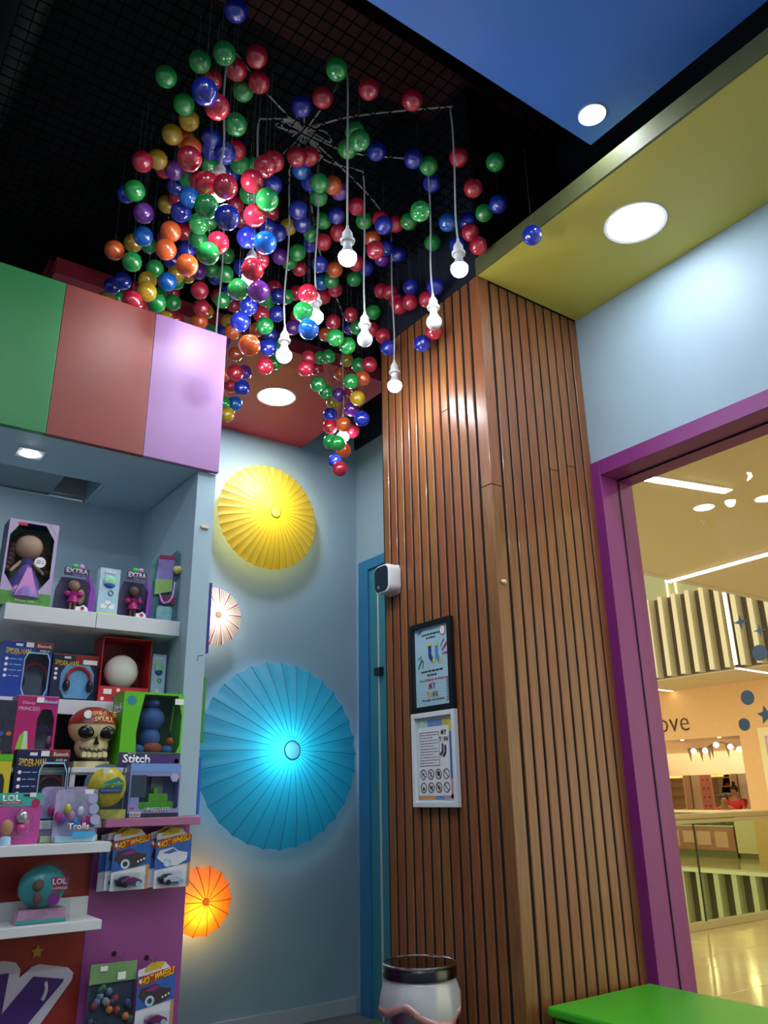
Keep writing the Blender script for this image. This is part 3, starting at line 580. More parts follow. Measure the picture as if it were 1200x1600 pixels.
# ================================================================ hanging balls
BALLS = """b 0.714 1.761 3.720 lone dark blue ball hanging apart from the others, high at the left
g 0.623 2.125 3.720 green ball above a green one and left of a green one, high at the left
g 0.694 1.998 3.715 green ball above a red one and left of a green one, high at the left
g 0.732 1.878 3.662 green ball above two red ones, high at the left
r 0.845 1.875 3.720 red ball right of a red one and above a red one, high at the left
r 0.811 1.961 3.720 red ball above a green one, high at the left
r 0.759 2.049 3.720 red ball above a dark blue one and below a green one, high at the left
b 0.612 1.700 3.262 dark blue ball below a red one, high at the left
g 0.869 2.028 3.720 green ball below a red one, high at the left
r 0.896 1.956 3.710 red ball right of a red one and below a red one, high at the left
r 0.678 1.768 3.304 red ball below a dark blue one, high at the left
g 0.712 2.179 3.695 green ball above a yellow one, high at the left
y 0.759 2.250 3.709 yellow ball below a green one, high at the left
g 0.819 1.955 3.475 green ball above a red one and right of a red one, high at the left
y 0.724 2.321 3.682 yellow ball left of a yellow one, on the left side
o 0.788 2.358 3.720 orange ball above an orange one and right of a yellow one, on the left side
o 0.776 2.250 3.593 orange ball below an orange one, on the left side
r 0.648 1.888 3.186 red ball below two orange ones, on the left side
r 0.629 2.325 3.507 red ball left of a yellow one, on the left side
y 0.719 2.453 3.665 yellow ball right of a red one, on the left side
r 0.777 2.543 3.720 red ball left of a purple one, on the left side
p 0.793 2.471 3.666 purple ball right of a red one, on the left side
b 0.884 2.346 3.720 dark blue ball left of a dark blue one, on the left side
b 0.820 2.037 3.420 dark blue ball right of a dark blue one, on the left side
r 0.945 2.241 3.665 red ball right of two dark blue ones, in the centre
b 0.859 2.273 3.701 dark blue ball above two dark blue ones, on the left side
g 0.912 2.421 3.720 green ball below a dark blue one and above a red one, on the left side
b 1.004 2.418 3.720 highest of the dark blue balls in the centre
g 0.993 2.307 3.675 highest of the green balls in the centre
g 1.053 2.336 3.720 second highest of the green balls in the centre
r 0.940 1.970 3.376 third highest of the red balls in the centre
r 1.013 2.053 3.500 second highest of the red balls in the centre
r 0.883 1.944 3.264 red ball above a green one and left of a dark blue one, in the centre
b 1.126 2.282 3.624 second highest of the dark blue balls in the centre
g 0.861 2.512 3.693 green ball right of a purple one, on the left side
r 0.886 2.449 3.645 red ball above a bright blue one and below a green one, on the left side
r 0.712 1.895 3.129 fifth highest of the red balls on the left side
r 0.742 1.823 3.080 red ball below a dark blue one and above a red one, on the left side
b 0.840 2.588 3.703 dark blue ball below a purple one, on the left side
b 0.696 2.769 3.720 dark blue ball above a purple one, on the left side
g 0.625 2.371 3.409 green ball above a purple one, on the left side
c 0.802 2.306 3.422 bright blue ball right of a red one, on the left side
r 0.875 2.656 3.703 red ball left of a bright blue one, on the left side
y 0.858 2.732 3.720 yellow ball left of a dark blue one, on the left side
g 1.026 2.280 3.527 third highest of the green balls in the centre
g 0.933 1.928 3.202 fourth highest of the green balls in the centre
r 1.094 2.566 3.716 fifth highest of the red balls in the centre
p 0.678 2.419 3.369 purple ball below a green one, on the left side
b 0.803 2.382 3.407 dark blue ball below a bright blue one, on the left side
g 0.712 1.884 3.036 green ball right of a bright blue one, on the left side
b 0.759 1.835 2.983 fourth highest of the dark blue balls in the centre
r 0.928 2.009 3.191 seventh highest of the red balls in the centre
r 1.243 2.531 3.720 red ball left of a yellow one, in the centre
r 1.148 2.134 3.659 red ball left of a red one, near the cable knot
r 1.215 2.151 3.711 red ball above a green one, near the cable knot
c 1.224 2.232 3.711 bright blue ball below a red one, near the cable knot
b 1.288 2.275 3.716 dark blue ball left of a green one, near the cable knot
b 1.250 2.297 3.573 dark blue ball above a yellow one, in the centre
g 0.849 2.313 3.329 green ball left of a green one and below a green one, on the left side
g 1.016 2.652 3.649 green ball right of a green one and below a green one, on the left side
g 0.935 2.544 3.455 green ball below two green ones, on the left side
g 0.808 2.096 3.042 green ball above a purple one, close above the striped header
r 0.857 2.136 3.134 red ball above two green ones, on the left side
g 1.192 2.858 3.686 fifth lowest of the green balls in the centre
r 1.155 2.639 3.720 sixth lowest of the red balls in the centre
b 1.211 2.487 3.598 dark blue ball above a bright blue one, in the centre
b 0.959 2.128 3.195 dark blue ball left of a bright blue one, in the centre
c 0.956 1.976 3.072 bright blue ball below a dark blue one, in the centre
b 1.277 2.522 3.624 dark blue ball right of a bright blue one, in the centre
y 1.350 2.568 3.720 yellow ball right of a dark blue one, in the centre
b 1.340 2.425 3.635 dark blue ball right of a yellow one, in the right middle
g 1.452 2.540 3.710 green ball right of a yellow one, in the right middle
r 1.104 2.328 3.289 red ball above a red one and below a bright blue one, in the centre
r 0.936 2.020 2.986 red ball below a red one and above a purple one, in the centre
b 1.230 2.772 3.582 third lowest of the dark blue balls in the centre
p 1.391 2.719 3.678 purple ball right of a bright blue one, in the centre
g 1.421 2.608 3.641 green ball above a green one and right of a purple one, in the centre
g 1.462 2.762 3.705 fourth lowest of the green balls in the centre
r 1.536 2.796 3.720 red ball below a green one and right of a purple one, in the centre
o 0.771 2.380 3.304 orange ball left of a red one, on the left side
r 0.969 2.814 3.683 red ball right of an orange one, on the left side
r 0.928 2.933 3.709 red ball below an orange one and above an orange one, on the left side
o 0.755 2.366 3.209 orange ball below a red one and below an orange one, close above the striped header
b 0.920 2.622 3.445 highest of the dark blue balls close above the striped header
b 0.969 2.943 3.618 dark blue ball above a bright blue one, close above the striped header
o 0.785 2.219 3.063 orange ball below a dark blue one, close above the striped header
p 1.122 3.008 3.662 purple ball right of a yellow one, close above the striped header
y 0.976 2.885 3.511 yellow ball left of an orange one, close above the striped header
y 1.119 3.145 3.720 second highest of the yellow balls close above the striped header
g 1.187 3.020 3.707 fourth highest of the green balls close above the striped header
g 1.150 2.761 3.508 fifth highest of the green balls close above the striped header
b 1.234 3.079 3.720 dark blue ball right of a purple one, close above the striped header
c 0.725 2.560 3.381 bright blue ball left of an orange one, on the left side
y 0.748 2.775 3.500 yellow ball left of a green one, on the left side
g 0.888 3.031 3.720 green ball right of a yellow one, on the left side
o 0.645 2.639 3.333 orange ball left of a yellow one, close above the striped header
g 0.708 2.612 3.291 second highest of the green balls close above the striped header
g 0.866 2.839 3.466 green ball above a bright blue one, close above the striped header
y 0.824 2.784 3.355 yellow ball above a yellow one, close above the striped header
y 0.777 2.617 3.185 yellow ball below a yellow one, close above the striped header
c 0.874 2.683 3.310 bright blue ball left of a yellow one, close above the striped header
g 1.026 3.025 3.577 sixth highest of the green balls close above the striped header
b 0.773 3.130 3.512 dark blue ball left of two red ones, close above the striped header
b 0.764 2.934 3.418 third lowest of the dark blue balls close above the striped header
r 0.945 3.340 3.690 red ball left of two yellow ones, close above the striped header
r 0.727 2.620 3.126 fifth highest of the red balls close above the striped header
r 0.889 3.080 3.436 fourth lowest of the red balls close above the striped header
y 0.801 3.308 3.560 third lowest of the yellow balls close above the striped header
g 0.857 3.340 3.602 sixth lowest of the green balls close above the striped header
g 0.855 2.732 3.230 third lowest of the green balls close above the striped header
g 1.010 3.197 3.595 seventh highest of the green balls close above the striped header
r 1.096 3.273 3.689 red ball below a bright blue one, close above the striped header
g 1.031 3.061 3.487 green ball above two red ones, close above the striped header
y 1.014 3.105 3.417 yellow ball left of two red ones, close above the striped header
r 1.094 3.280 3.569 second lowest of the red balls close above the striped header
r 1.149 3.340 3.596 red ball left of an orange one, close above the striped header
r 1.038 2.755 3.376 red ball below a purple one, close above the striped header
r 1.107 2.901 3.398 red ball above an orange one, close above the striped header
y 1.302 3.340 3.697 yellow ball above an orange one, close above the striped header
o 1.130 2.972 3.378 orange ball below a yellow one, close above the striped header
c 1.201 3.130 3.434 bright blue ball left of a dark blue one, close above the striped header
g 1.301 3.272 3.539 second lowest of the green balls close above the striped header
b 1.372 3.300 3.573 dark blue ball below a yellow one, close above the striped header
p 1.341 3.197 3.461 purple ball below an orange one, close above the striped header
r 1.311 3.219 3.720 fourth highest of the red balls close above the striped header
g 1.202 2.904 3.476 fifth lowest of the green balls close above the striped header
b 1.238 2.929 3.539 second lowest of the dark blue balls in the centre
g 0.948 2.153 2.992 green ball left of a purple one, in the centre
p 0.998 2.099 2.972 purple ball above a green one, in the centre
r 1.387 3.193 3.685 red ball above a yellow one, toward the red ceiling
b 1.157 2.523 3.212 dark blue ball left of two green ones, toward the red ceiling
g 1.406 2.896 3.560 green ball below a purple one, in the centre
r 1.485 2.950 3.681 red ball above a dark blue one and right of a purple one, in the centre
b 1.477 2.892 3.598 lowest of the dark blue balls in the centre
g 1.560 2.964 3.670 second lowest of the green balls in the centre
r 1.363 2.829 3.420 red ball below a green one and above a green one, toward the red ceiling
g 1.484 3.022 3.625 green ball left of two dark blue ones, toward the red ceiling
b 1.436 2.815 3.441 dark blue ball right of two green ones, toward the red ceiling
b 1.087 2.438 3.068 dark blue ball left of an orange one, toward the red ceiling
y 1.413 3.317 3.666 yellow ball above an orange one, toward the red ceiling
o 1.278 2.940 3.360 orange ball below a yellow one, toward the red ceiling
g 1.291 2.638 3.231 green ball above a dark blue one, toward the red ceiling
o 1.503 3.161 3.568 orange ball above a dark blue one, toward the red ceiling
b 1.526 3.053 3.487 third lowest of the dark blue balls toward the red ceiling
o 1.034 2.230 2.841 orange ball right of an orange one and below an orange one, toward the red ceiling
b 1.361 2.743 3.204 dark blue ball above a red one, toward the red ceiling
g 1.568 3.052 3.422 green ball below a dark blue one and above a red one, toward the red ceiling
o 1.474 3.340 3.505 orange ball left of an orange one and above a red one, toward the red ceiling
r 1.365 2.774 3.127 red ball right of a purple one, toward the red ceiling
g 1.697 3.340 3.526 green ball right of a red one and below a green one, toward the red ceiling
r 1.368 3.093 3.246 red ball right of an orange one, toward the red ceiling
p 1.528 3.340 3.414 purple ball right of a red one, toward the red ceiling
o 1.393 3.290 3.334 orange ball above a red one and below an orange one, close above the striped header
b 1.407 3.094 3.179 dark blue ball above a bright blue one, toward the red ceiling
r 1.457 3.340 3.319 red ball below an orange one and below a red one, toward the red ceiling
c 1.483 3.340 3.223 bright blue ball right of a green one, toward the red ceiling
g 1.412 3.320 3.195 green ball left of a bright blue one, close above the striped header
y 1.424 3.287 3.123 yellow ball below a bright blue one, toward the red ceiling
r 1.620 2.972 3.720 lowest of the red balls in the centre
r 1.252 2.209 3.125 red ball left of a bright blue one, in the right middle
g 1.231 2.204 3.036 green ball above a bright blue one, toward the red ceiling
r 1.698 3.103 3.685 red ball above a purple one, toward the red ceiling
c 1.244 2.184 2.956 bright blue ball right of a purple one, toward the red ceiling
p 1.608 2.979 3.520 purple ball below a red one, toward the red ceiling
r 1.699 2.977 3.377 red ball above two red ones, in the lowest bunch
r 1.580 2.796 3.195 red ball below a red one and left of a red one, in the lowest bunch
r 1.961 3.340 3.571 red ball right of a red one and below a green one, in the lowest bunch
g 1.760 2.987 3.255 green ball left of a green one and above a yellow one, in the lowest bunch
o 1.616 2.609 3.632 orange ball above a green one, in the right middle
g 1.687 2.753 3.687 green ball right of a bright blue one, in the right middle
c 1.677 2.826 3.716 bright blue ball left of a green one, in the right middle
b 1.503 2.551 3.577 dark blue ball left of an orange one, in the right middle
r 1.741 2.913 3.709 red ball below a bright blue one, in the right middle
r 1.755 2.828 3.709 red ball right of a bright blue one, in the right middle
r 1.758 2.848 3.534 red ball right of a bright blue one, toward the red ceiling
o 1.880 3.121 3.650 orange ball right of a bright blue one, toward the red ceiling
g 1.584 2.545 3.227 green ball left of two green ones, toward the red ceiling
g 1.669 2.582 3.236 green ball right of a green one and above a yellow one, toward the red ceiling
r 1.869 2.859 3.623 red ball above a green one and right of a red one, toward the red ceiling
g 1.930 2.895 3.589 green ball left of a red one and above a green one, toward the red ceiling
b 1.980 3.035 3.681 fourth highest of the dark blue balls toward the red ceiling
r 1.930 2.768 3.510 red ball left of a red one and below a green one, toward the red ceiling
g 1.930 2.749 3.599 green ball above a red one and right of a green one, toward the red ceiling
r 1.930 2.672 3.424 red ball below a green one, against the slatted wood
b 1.930 2.627 3.336 dark blue ball below two red ones, against the slatted wood
g 1.795 2.716 3.720 green ball right of an orange one, in the right middle
r 1.721 2.587 3.697 red ball right of an orange one, in the right middle
b 1.795 2.616 3.720 dark blue ball left of a purple one, in the right middle
r 1.568 2.214 3.464 red ball above a purple one, in the right middle
b 1.783 2.434 3.712 dark blue ball above a purple one, against the slatted wood
p 1.818 2.514 3.720 purple ball below a red one, against the slatted wood
b 1.861 2.448 3.720 dark blue ball right of a purple one, against the slatted wood
r 1.923 2.668 3.674 red ball left of two red ones, against the slatted wood
r 1.915 2.591 3.617 red ball left of a dark blue one, against the slatted wood
r 1.930 2.554 3.548 red ball above a red one and below a red one, against the slatted wood
r 1.908 2.428 3.465 red ball right of two red ones, against the slatted wood
r 1.908 2.509 3.488 red ball below two red ones, against the slatted wood
b 1.930 2.445 3.565 dark blue ball above two red ones, against the slatted wood
r 1.930 2.331 3.433 fifth highest of the red balls against the slatted wood
b 1.917 2.255 3.452 fourth highest of the dark blue balls against the slatted wood
r 1.930 2.291 3.249 second lowest of the red balls against the slatted wood
b 1.930 2.376 3.230 second lowest of the dark blue balls against the slatted wood
g 1.863 3.063 3.482 green ball left of a yellow one, in the lowest bunch
g 1.932 3.260 3.595 second highest of the green balls in the lowest bunch
y 2.051 3.181 3.580 yellow ball left of a green one, in the lowest bunch
g 1.930 2.880 3.365 green ball right of a yellow one, in the lowest bunch
r 1.930 2.788 3.326 red ball above an orange one and right of a yellow one, in the lowest bunch
g 1.903 3.148 3.330 green ball right of a green one and above a yellow one, in the lowest bunch
o 2.039 3.221 3.509 orange ball left of a green one, in the lowest bunch
r 2.130 3.285 3.581 red ball right of an orange one and above a green one, in the lowest bunch
o 1.930 2.847 3.275 orange ball above a yellow one, in the lowest bunch
g 1.860 2.843 3.236 green ball above a red one and below a red one, in the lowest bunch
r 2.104 3.212 3.422 red ball above a yellow one, in the lowest bunch
p 1.979 3.141 3.330 purple ball above a yellow one, in the lowest bunch
y 1.930 2.893 3.187 yellow ball below a red one, in the lowest bunch
y 2.065 3.340 3.393 yellow ball below a purple one, in the lowest bunch
p 1.959 2.991 3.177 purple ball below a yellow one, in the lowest bunch
b 2.033 3.316 3.304 dark blue ball left of an orange one, in the lowest bunch
b 1.930 2.858 3.062 dark blue ball right of a purple one, in the lowest bunch
r 1.907 3.110 3.115 red ball below a dark blue one and above a green one, in the lowest bunch
o 1.916 2.999 3.084 orange ball right of a dark blue one, in the lowest bunch
r 2.072 3.158 3.153 red ball below a purple one, in the lowest bunch
g 1.875 3.053 3.000 green ball left of an orange one and below an orange one, in the lowest bunch
g 1.864 2.972 2.961 green ball above an orange one and below a red one, in the lowest bunch
o 1.959 3.066 2.981 orange ball above a dark blue one, in the lowest bunch
b 2.044 3.282 3.018 dark blue ball below an orange one, in the lowest bunch
r 1.916 3.032 2.859 red ball below a dark blue one and below an orange one, in the lowest bunch
b 1.074 1.970 3.720 dark blue ball left of a red one, near the cable knot
r 1.117 1.892 3.720 red ball right of a dark blue one, near the cable knot
g 1.092 1.757 3.711 green ball above a red one, near the cable knot
r 1.233 1.768 3.720 lone red ball hanging apart from the others, near the cable knot
r 1.390 1.718 3.720 lone red ball hanging apart from the others, toward the yellow soffit
g 1.292 1.947 3.706 green ball above two green ones, near the cable knot
g 1.307 2.022 3.695 green ball left of a green one, near the cable knot
g 1.250 1.853 3.566 green ball right of a green one, near the cable knot
b 1.422 1.990 3.720 dark blue ball right of a green one, near the cable knot
b 1.558 1.933 3.711 highest of the dark blue balls toward the yellow soffit
g 1.637 1.934 3.720 green ball above a dark blue one, toward the yellow soffit
b 1.707 2.001 3.720 dark blue ball below a green one, toward the yellow soffit
r 1.707 1.832 3.720 red ball right of a green one, toward the yellow soffit
g 1.844 1.769 3.720 lone green ball hanging apart from the others, toward the yellow soffit
r 1.797 1.855 3.631 red ball above a green one, toward the yellow soffit
b 1.930 1.854 3.617 dark blue ball right of a red one, toward the yellow soffit
g 1.930 1.937 3.631 green ball above a red one, toward the yellow soffit
b 1.930 1.690 3.353 lone dark blue ball hanging apart from the others, toward the yellow soffit
c 1.821 2.046 3.606 bright blue ball left of a dark blue one, toward the yellow soffit
b 1.930 2.038 3.657 dark blue ball above a red one, toward the yellow soffit
r 1.923 2.020 3.584 red ball above a red one, toward the yellow soffit
r 1.930 1.984 3.496 red ball below a red one, toward the yellow soffit
b 1.930 2.107 3.581 dark blue ball below a red one, toward the yellow soffit
g 1.930 2.278 3.705 green ball below a bright blue one, toward the yellow soffit
g 1.288 2.196 3.652 green ball right of a bright blue one, near the cable knot
o 1.361 2.214 3.690 orange ball left of a purple one, near the cable knot
p 1.418 2.256 3.720 purple ball right of an orange one, near the cable knot
g 1.354 2.313 3.699 green ball below a dark blue one, near the cable knot
r 1.528 2.290 3.720 red ball right of a purple one, in the right middle
g 1.604 2.347 3.720 green ball above an orange one, in the right middle
b 1.476 2.369 3.703 dark blue ball above a red one, in the right middle
g 1.456 2.447 3.720 green ball above a green one and above a red one, in the right middle
r 1.529 2.440 3.684 second highest of the red balls in the right middle
r 1.483 2.489 3.647 red ball below a green one and above a dark blue one, in the right middle
b 1.489 2.614 3.720 dark blue ball below two green ones, in the right middle
r 1.649 2.284 3.704 red ball above an orange one, against the slatted wood
b 1.568 2.153 3.547 dark blue ball above an orange one, against the slatted wood
r 1.730 2.285 3.720 red ball right of an orange one, against the slatted wood
g 1.750 2.216 3.695 green ball right of a red one, against the slatted wood
g 1.505 1.837 3.365 green ball right of a green one, toward the yellow soffit
o 1.701 2.425 3.720 orange ball left of a dark blue one, in the right middle"""
BCOL = {'r': ('red', 'd42442'), 'g': ('green', '25b04f'), 'b': ('dark_blue', '2034bc'), 'c': ('bright_blue', '1272dc'), 'y': ('yellow', 'dcb422'), 'o': ('orange', 'ee6a2c'), 'p': ('purple', '7c30a6')}
BR = .0375
bo = MB().ell((0, 0, 0), BR, 28, 18).build('ball', mat('white_plastic'), smooth=True); bme = {}
for c, (nm, hx) in BCOL.items():
    me = bo.data.copy(); me.materials.clear(); me.materials.append(mat_thin(nm + '_ball_plastic', hx, .16, .12, .055)); bme[c] = me
bpy.data.objects.remove(bo)
lo = MB().tube([(0, 0, 0), (0, 0, 1)], .00035, 4).build('hanging_line', mat('nylon_line', '6a7278', .4)); lme = lo.data; bpy.data.objects.remove(lo)
for row in BALLS.strip().split('\n'):
    c, x, y, z, lab = row.split(' ', 4); x, y, z = float(x), float(y), float(z)
    o = link('ball', bme[c], None, None, (x, y, z)); o.rotation_euler = (random.uniform(-.5, .5), random.uniform(-.5, .5), random.uniform(0, 6))
    tag(o, lab, 'ball', 'plastic balls hanging from the ceiling net')
    l = link('hanging_line', lme, None, o); l.matrix_parent_inverse = o.rotation_euler.to_matrix().to_4x4().inverted()
    l.location = (0, 0, BR - .001); l.scale = (1, 1, ZN - z - BR)

# ================================================================ display unit with striped header
U = thing('display_unit', 'built-in toy display with a green, red and pink striped header', 'display unit', (.3, 2.5, 0))
UL = -U.location
def up(name, mb, m, **k): return mb.build(name, m, U, loc=UL, **k)
GP = mat('green_gloss_panel', '187539', .42, noise=.03); RP = mat('brick_red_gloss_panel', '7e2e22', .42, noise=.05, nscale=6); KP = mat('pink_gloss_panel', '966aa2', .42, noise=.03, bump=.02, bscale=30)
XL = -1.2
up('header_panel', MB().box(XL, .4625, 2.478, 2.50, 2.45, 3.013), GP, bevel=.0015)
up('header_panel', MB().box(.4635, .7765, 2.478, 2.50, 2.45, 3.013), RP, bevel=.0015)
up('header_panel', MB().box(.7775, 1.054, 2.478, 2.50, 2.45, 3.013), KP, bevel=.0015)
up('header_carcass', MB().box(XL, 1.05, 2.5, 2.56, 2.985, 3.01).box(XL, 1.05, 3.04, 3.08, 2.47, 3.01).box(1.03, 1.05, 2.5, 3.08, 2.47, 3.01), mat('dim_grey_paint'))
up('nook_ceiling', MB().box(XL, .985, 2.50, 2.81, 2.451, 2.47).box(.755, .985, 2.81, 3.07, 2.451, 2.47), BLUEWALL)
up('hatch_cover', MB().box(XL, .615, 2.812, 3.07, 2.462, 2.475), mat('grey_hatch_paint', '7f8d96', .6))
up('hatch_cavity', MB().box(.60, .76, 2.80, 3.07, 2.80, 2.81).box(.60, .615, 2.81, 3.07, 2.476, 2.8), DARK)
up('hatch_trim', MB().box(.742, .754, 2.815, 3.07, 2.452, 2.60), BLUEWALL)
up('back_panel', MB().box(XL, 1.0, 3.05, 3.075, 1.30, 2.452), BLUEWALL)
up('side_jamb', MB().box(.985, 1.054, 2.50, 3.075, 1.302, 2.45), BLUEWALL, bevel=.002)
up('base_panel', MB().box(XL, .747, 2.50, 2.52, FZ, 1.278), mat('dark_red_panel', '8a2418', .4, noise=.12, nscale=3))
up('base_panel', MB().box(.748, 1.036, 2.50, 2.52, FZ, 1.278), mat('purple_panel', '93488c', .4, noise=.05, nscale=3))
up('base_side', MB().box(1.016, 1.036, 2.52, 3.05, FZ, 1.278), mat('purple_panel'))
up('ledge', MB().box(.748, 1.03, 2.405, 3.05, 1.279, 1.302), mat('mauve_ledge', 'a8688f', .4), bevel=.002)
up('counter_board', MB().box(XL, .747, 2.44, 3.05, 1.279, 1.302), WHITE, bevel=.002)
for a, b, hx, nm in ((1.809, 2.05, '2c2f8c', 'indigo'), (1.522, 1.729, '2f8f3a', 'leaf'), (1.307, 1.477, '1c5ac0', 'royal')):
    up('edge_strip', MB().box(1.0542, 1.064, 2.50, 2.62, a, b), mat(nm + '_edge_panel', hx, .4), bevel=.001)
up('plug_cap', MB().prism(rrect(1.022, 2.244, .030, .012, .0055), 2.492, 2.501), mat('cream_putty'), bevel=.002)
up('scuff', MB().tube([(1.045, 2.4995, 1.80), (1.028, 2.4995, 1.797), (1.026, 2.4995, 1.78)], .0012, 5), INK)
# square downlight in the nook
q = onZ(47, 708, 2.451)
T = thing('nook_downlight', 'square recessed spotlight in the blue soffit under the green panel', 'downlight', (q.x, q.y, 2.451))
MB().box(-.042, .042, -.042, .042, -.003, .0).build('trim_plate', mat('satin_trim'), T, bevel=.001)
MB().lathe([(0, -.005), (.027, -.005), (.029, -.003), (0, -.003)], n=28).build('diffuser', mat('nook_led', 'ffffff', .5, emit=NOOK, ecol='f4f8ff'), T)

# shelves, each a board of its own
def shelf(label, x0, x1, y0, y1, z0, z1, plate=0):
    T = thing('shelf', label, 'shelf', (x0, y0, z0))
    MB().box(0, x1 - x0, 0, y1 - y0, 0, z1 - z0).build('board', mat('white_shelf_board', 'd3d8da', .45, noise=.02), T, bevel=.0015)
    if plate: MB().box(0, x1 - x0, y1 - y0 - .012, y1 - y0, z1 - z0, z1 - z0 + plate).build('back_plate', mat('white_shelf_board'), T, bevel=.001)
shelf('white shelf board under the brown-haired doll, left half of the top shelf', .435, .705, 2.565, 3.05, 1.868, 1.918)
shelf('white shelf board under the tall iridescent pack, right half of the top shelf', .7065, .984, 2.565, 3.05, 1.868, 1.918)
shelf('white shelf ledge that carries the clear figure packs', .0, .750, 2.35, 2.50, 1.219, 1.245)
shelf('lowest white ledge carrying the teal globe pack', .0, .745, 2.35, 2.50, 1.031, 1.054, .046)
def stand(label, x0, x1, y0, y1, z0, z1, t=.02, lip=.044, legs=True):
    T = thing('display_riser', label, 'display riser', (x0, y0, z0)); w = x1 - x0; d = y1 - y0; h = z1 - z0; m = mat('white_shelf_board')
    MB().box(0, w, 0, d, h - t, h).build('top_board', m, T, bevel=.001)
    MB().box(0, w, -.006, 0, h - lip, h).build('front_lip', m, T, bevel=.001)
    for a in (0, w - .014): MB().box(a, a + .014, .0, d, 0, h - t).build('leg_panel', m, T)
    MB().box(.014, w - .014, d - .01, d - .004, 0, h - t).build('back_board', mat('dark_riser_back', '3c4a52', .7), T)
stand('white riser carrying the back row of headphone boxes', .36, .80, 2.60, 2.80, 1.304, 1.645)
stand('white riser carrying the red open box and slim toy box', .802, .984, 2.60, 2.80, 1.304, 1.645)
stand('white riser under the pirate skull pack', .655, .805, 2.475, 2.592, 1.304, 1.442, lip=.014)
stand('white riser under the pink headphone box', .36, .65, 2.475, 2.592, 1.304, 1.442, lip=.014)
stand('white riser under the green boxed plush toy', .81, .984, 2.475, 2.592, 1.304, 1.442, lip=.014)

STK_W = mat('price_sticker', 'e9ece9', .6)
def price(T, cx, cz, w=.02, h=.013, y=-.001): decal(T, 'price_sticker', rect(cx - w / 2, cx + w / 2, cz - h / 2, cz + h / 2), STK_W, y - .001)
def toy(name, label, cat, box, y, zb=None, group=None, rz=0):
    x0, x1, z0, z1 = fit(*box, y)
    if zb is not None: z0 = zb
    return thing(name, label, cat, ((x0 + x1) / 2, y, z0), rz, group), x1 - x0, z1 - z0

def headphones(T, cx, cz, s, y, m1, m2, name='headphones'):
    H = MB().tube([(cx + s * .42 * math.cos(a), y, cz + s * .1 + s * .46 * math.sin(a)) for a in [PI * i / 16 for i in range(17)]], s * .06, 8).build(name, m1, T, smooth=True)
    for sx in (-1, 1): MB().ell((cx + sx * s * .40, y, cz - s * .08), (s * .12, s * .16, s * .22), 14, 10).build('ear_cup', m2, H, smooth=True)

def window_box(T, w, h, d, m, inner, hole, front_m=None, back_m=None):
    "carton with a cut-out front; hole: 8 points, clockwise from lower left, in local metres"
    o = rect(-w / 2, w / 2, 0, h)
    O = [o[0], o[1], o[1], o[1], o[2], o[2], o[3], o[3]]
    O = [(-w / 2, 0), (w / 2, 0), (w / 2, 0), (w / 2, h), (w / 2, h), (-w / 2, h), (-w / 2, h), (-w / 2, 0)]
    MB().box(-w / 2, w / 2, d - .002, d, 0, h).box(-w / 2, -w / 2 + .0015, .001, d, 0, h).box(w / 2 - .0015, w / 2, .001, d, 0, h).box(-w / 2, w / 2, .001, d, 0, .0015).box(-w / 2, w / 2, .001, d, h - .0015, h).build('carton', m, T)
    MB().ring(O, hole, -.001, .001).build('front_card', front_m or m, T)
    MB().box(-w / 2 + .002, w / 2 - .002, d - .006, d - .003, .002, h - .002).build('inner_card', inner, T)
    xs = [p[0] for p in hole]; zs = [p[1] for p in hole]
    MB().prism([(p[0], p[1]) for p in hole], .0012, .0020).build('window_film', CLEAR, T)
def octo(x0, x1, z0, z1, cx, cz): return [(x0 + cx, z0), (x1 - cx, z0), (x1, z0 + cz), (x1, z1 - cz), (x1 - cx, z1), (x0 + cx, z1), (x0, z1 - cz), (x0, z0 + cz)]
def octo_ring(T, hole, k, m, name='window_border', y=-.001):
    cx = sum(p[0] for p in hole) / 8; cz = sum(p[1] for p in hole) / 8
    MB().ring([(cx + (a - cx) * k, cz + (b - cz) * k) for a, b in hole], hole, y - .0012, y).build(name, m, T)

# --- top shelf
ZS = 1.9185
T, w, h = toy('doll_box', 'tall boxed doll with brown curls and a purple gown', 'toy box', (6, 812, 86, 943), 2.60, ZS); h -= .004
d = .09; GRB = mat('meadow_card', '8ab04a', .6, noise=.25, nscale=30); LIL = mat('lilac_card', 'b9a3c8', .5)
hole = octo(-w / 2 + .006, w / 2 - .010, .052, h - .008, .03, .045)
window_box(T, w, h, d, mat('dark_teal_card', '42586a', .5), GRB, hole, LIL)
decal(T, 'print_panel', rect(-w / 2, w / 2, 0, .045), mat('green_print', '4f8f3c', .5, noise=.25, nscale=60))
text(T, 'Sofia', mat('cream_ink', 'f3e6ee', .6), -.012, .050, .044, .018, y=-.004, arc=.006); 
decal(T, 'name_plaque', rrect(-.012, .046, .056, .040, .016), mat('mauve_plaque', 'b070a8', .5), -.002); text(T, 'the First', mat('cream_ink'), -.010, .036, .034, .008, y=-.004)
text(T, 'Princess Sofia', mat('cream_ink'), .0, .018, .055, .007, y=-.0016)
decal(T, 'logo_tab', rrect(-.035, h - .014, .028, .009, .004), RED, -.002); decal(T, 'corner_print', [(w / 2 - .03, h), (w / 2, h), (w / 2, h - .045)], LIL, -.001)
D = MB().lathe([(0, .03), (.062, .03), (.058, .05), (.044, .09), (.024, .125), (.016, .14), (.021, .155), (.012, .165), (0, .165)], (0, .045, 0), 28).build('doll_gown', mat('purple_satin', '7a5fb0', .35, noise=.15, nscale=40), T, smooth=True)
MB().prism([(-.033, .032), (.033, .032), (.006, .122), (-.006, .122)], -.0185, -.014).build('gown_front', mat('pink_satin', 'd88fd0', .35), D, loc=(0, .010, 0))
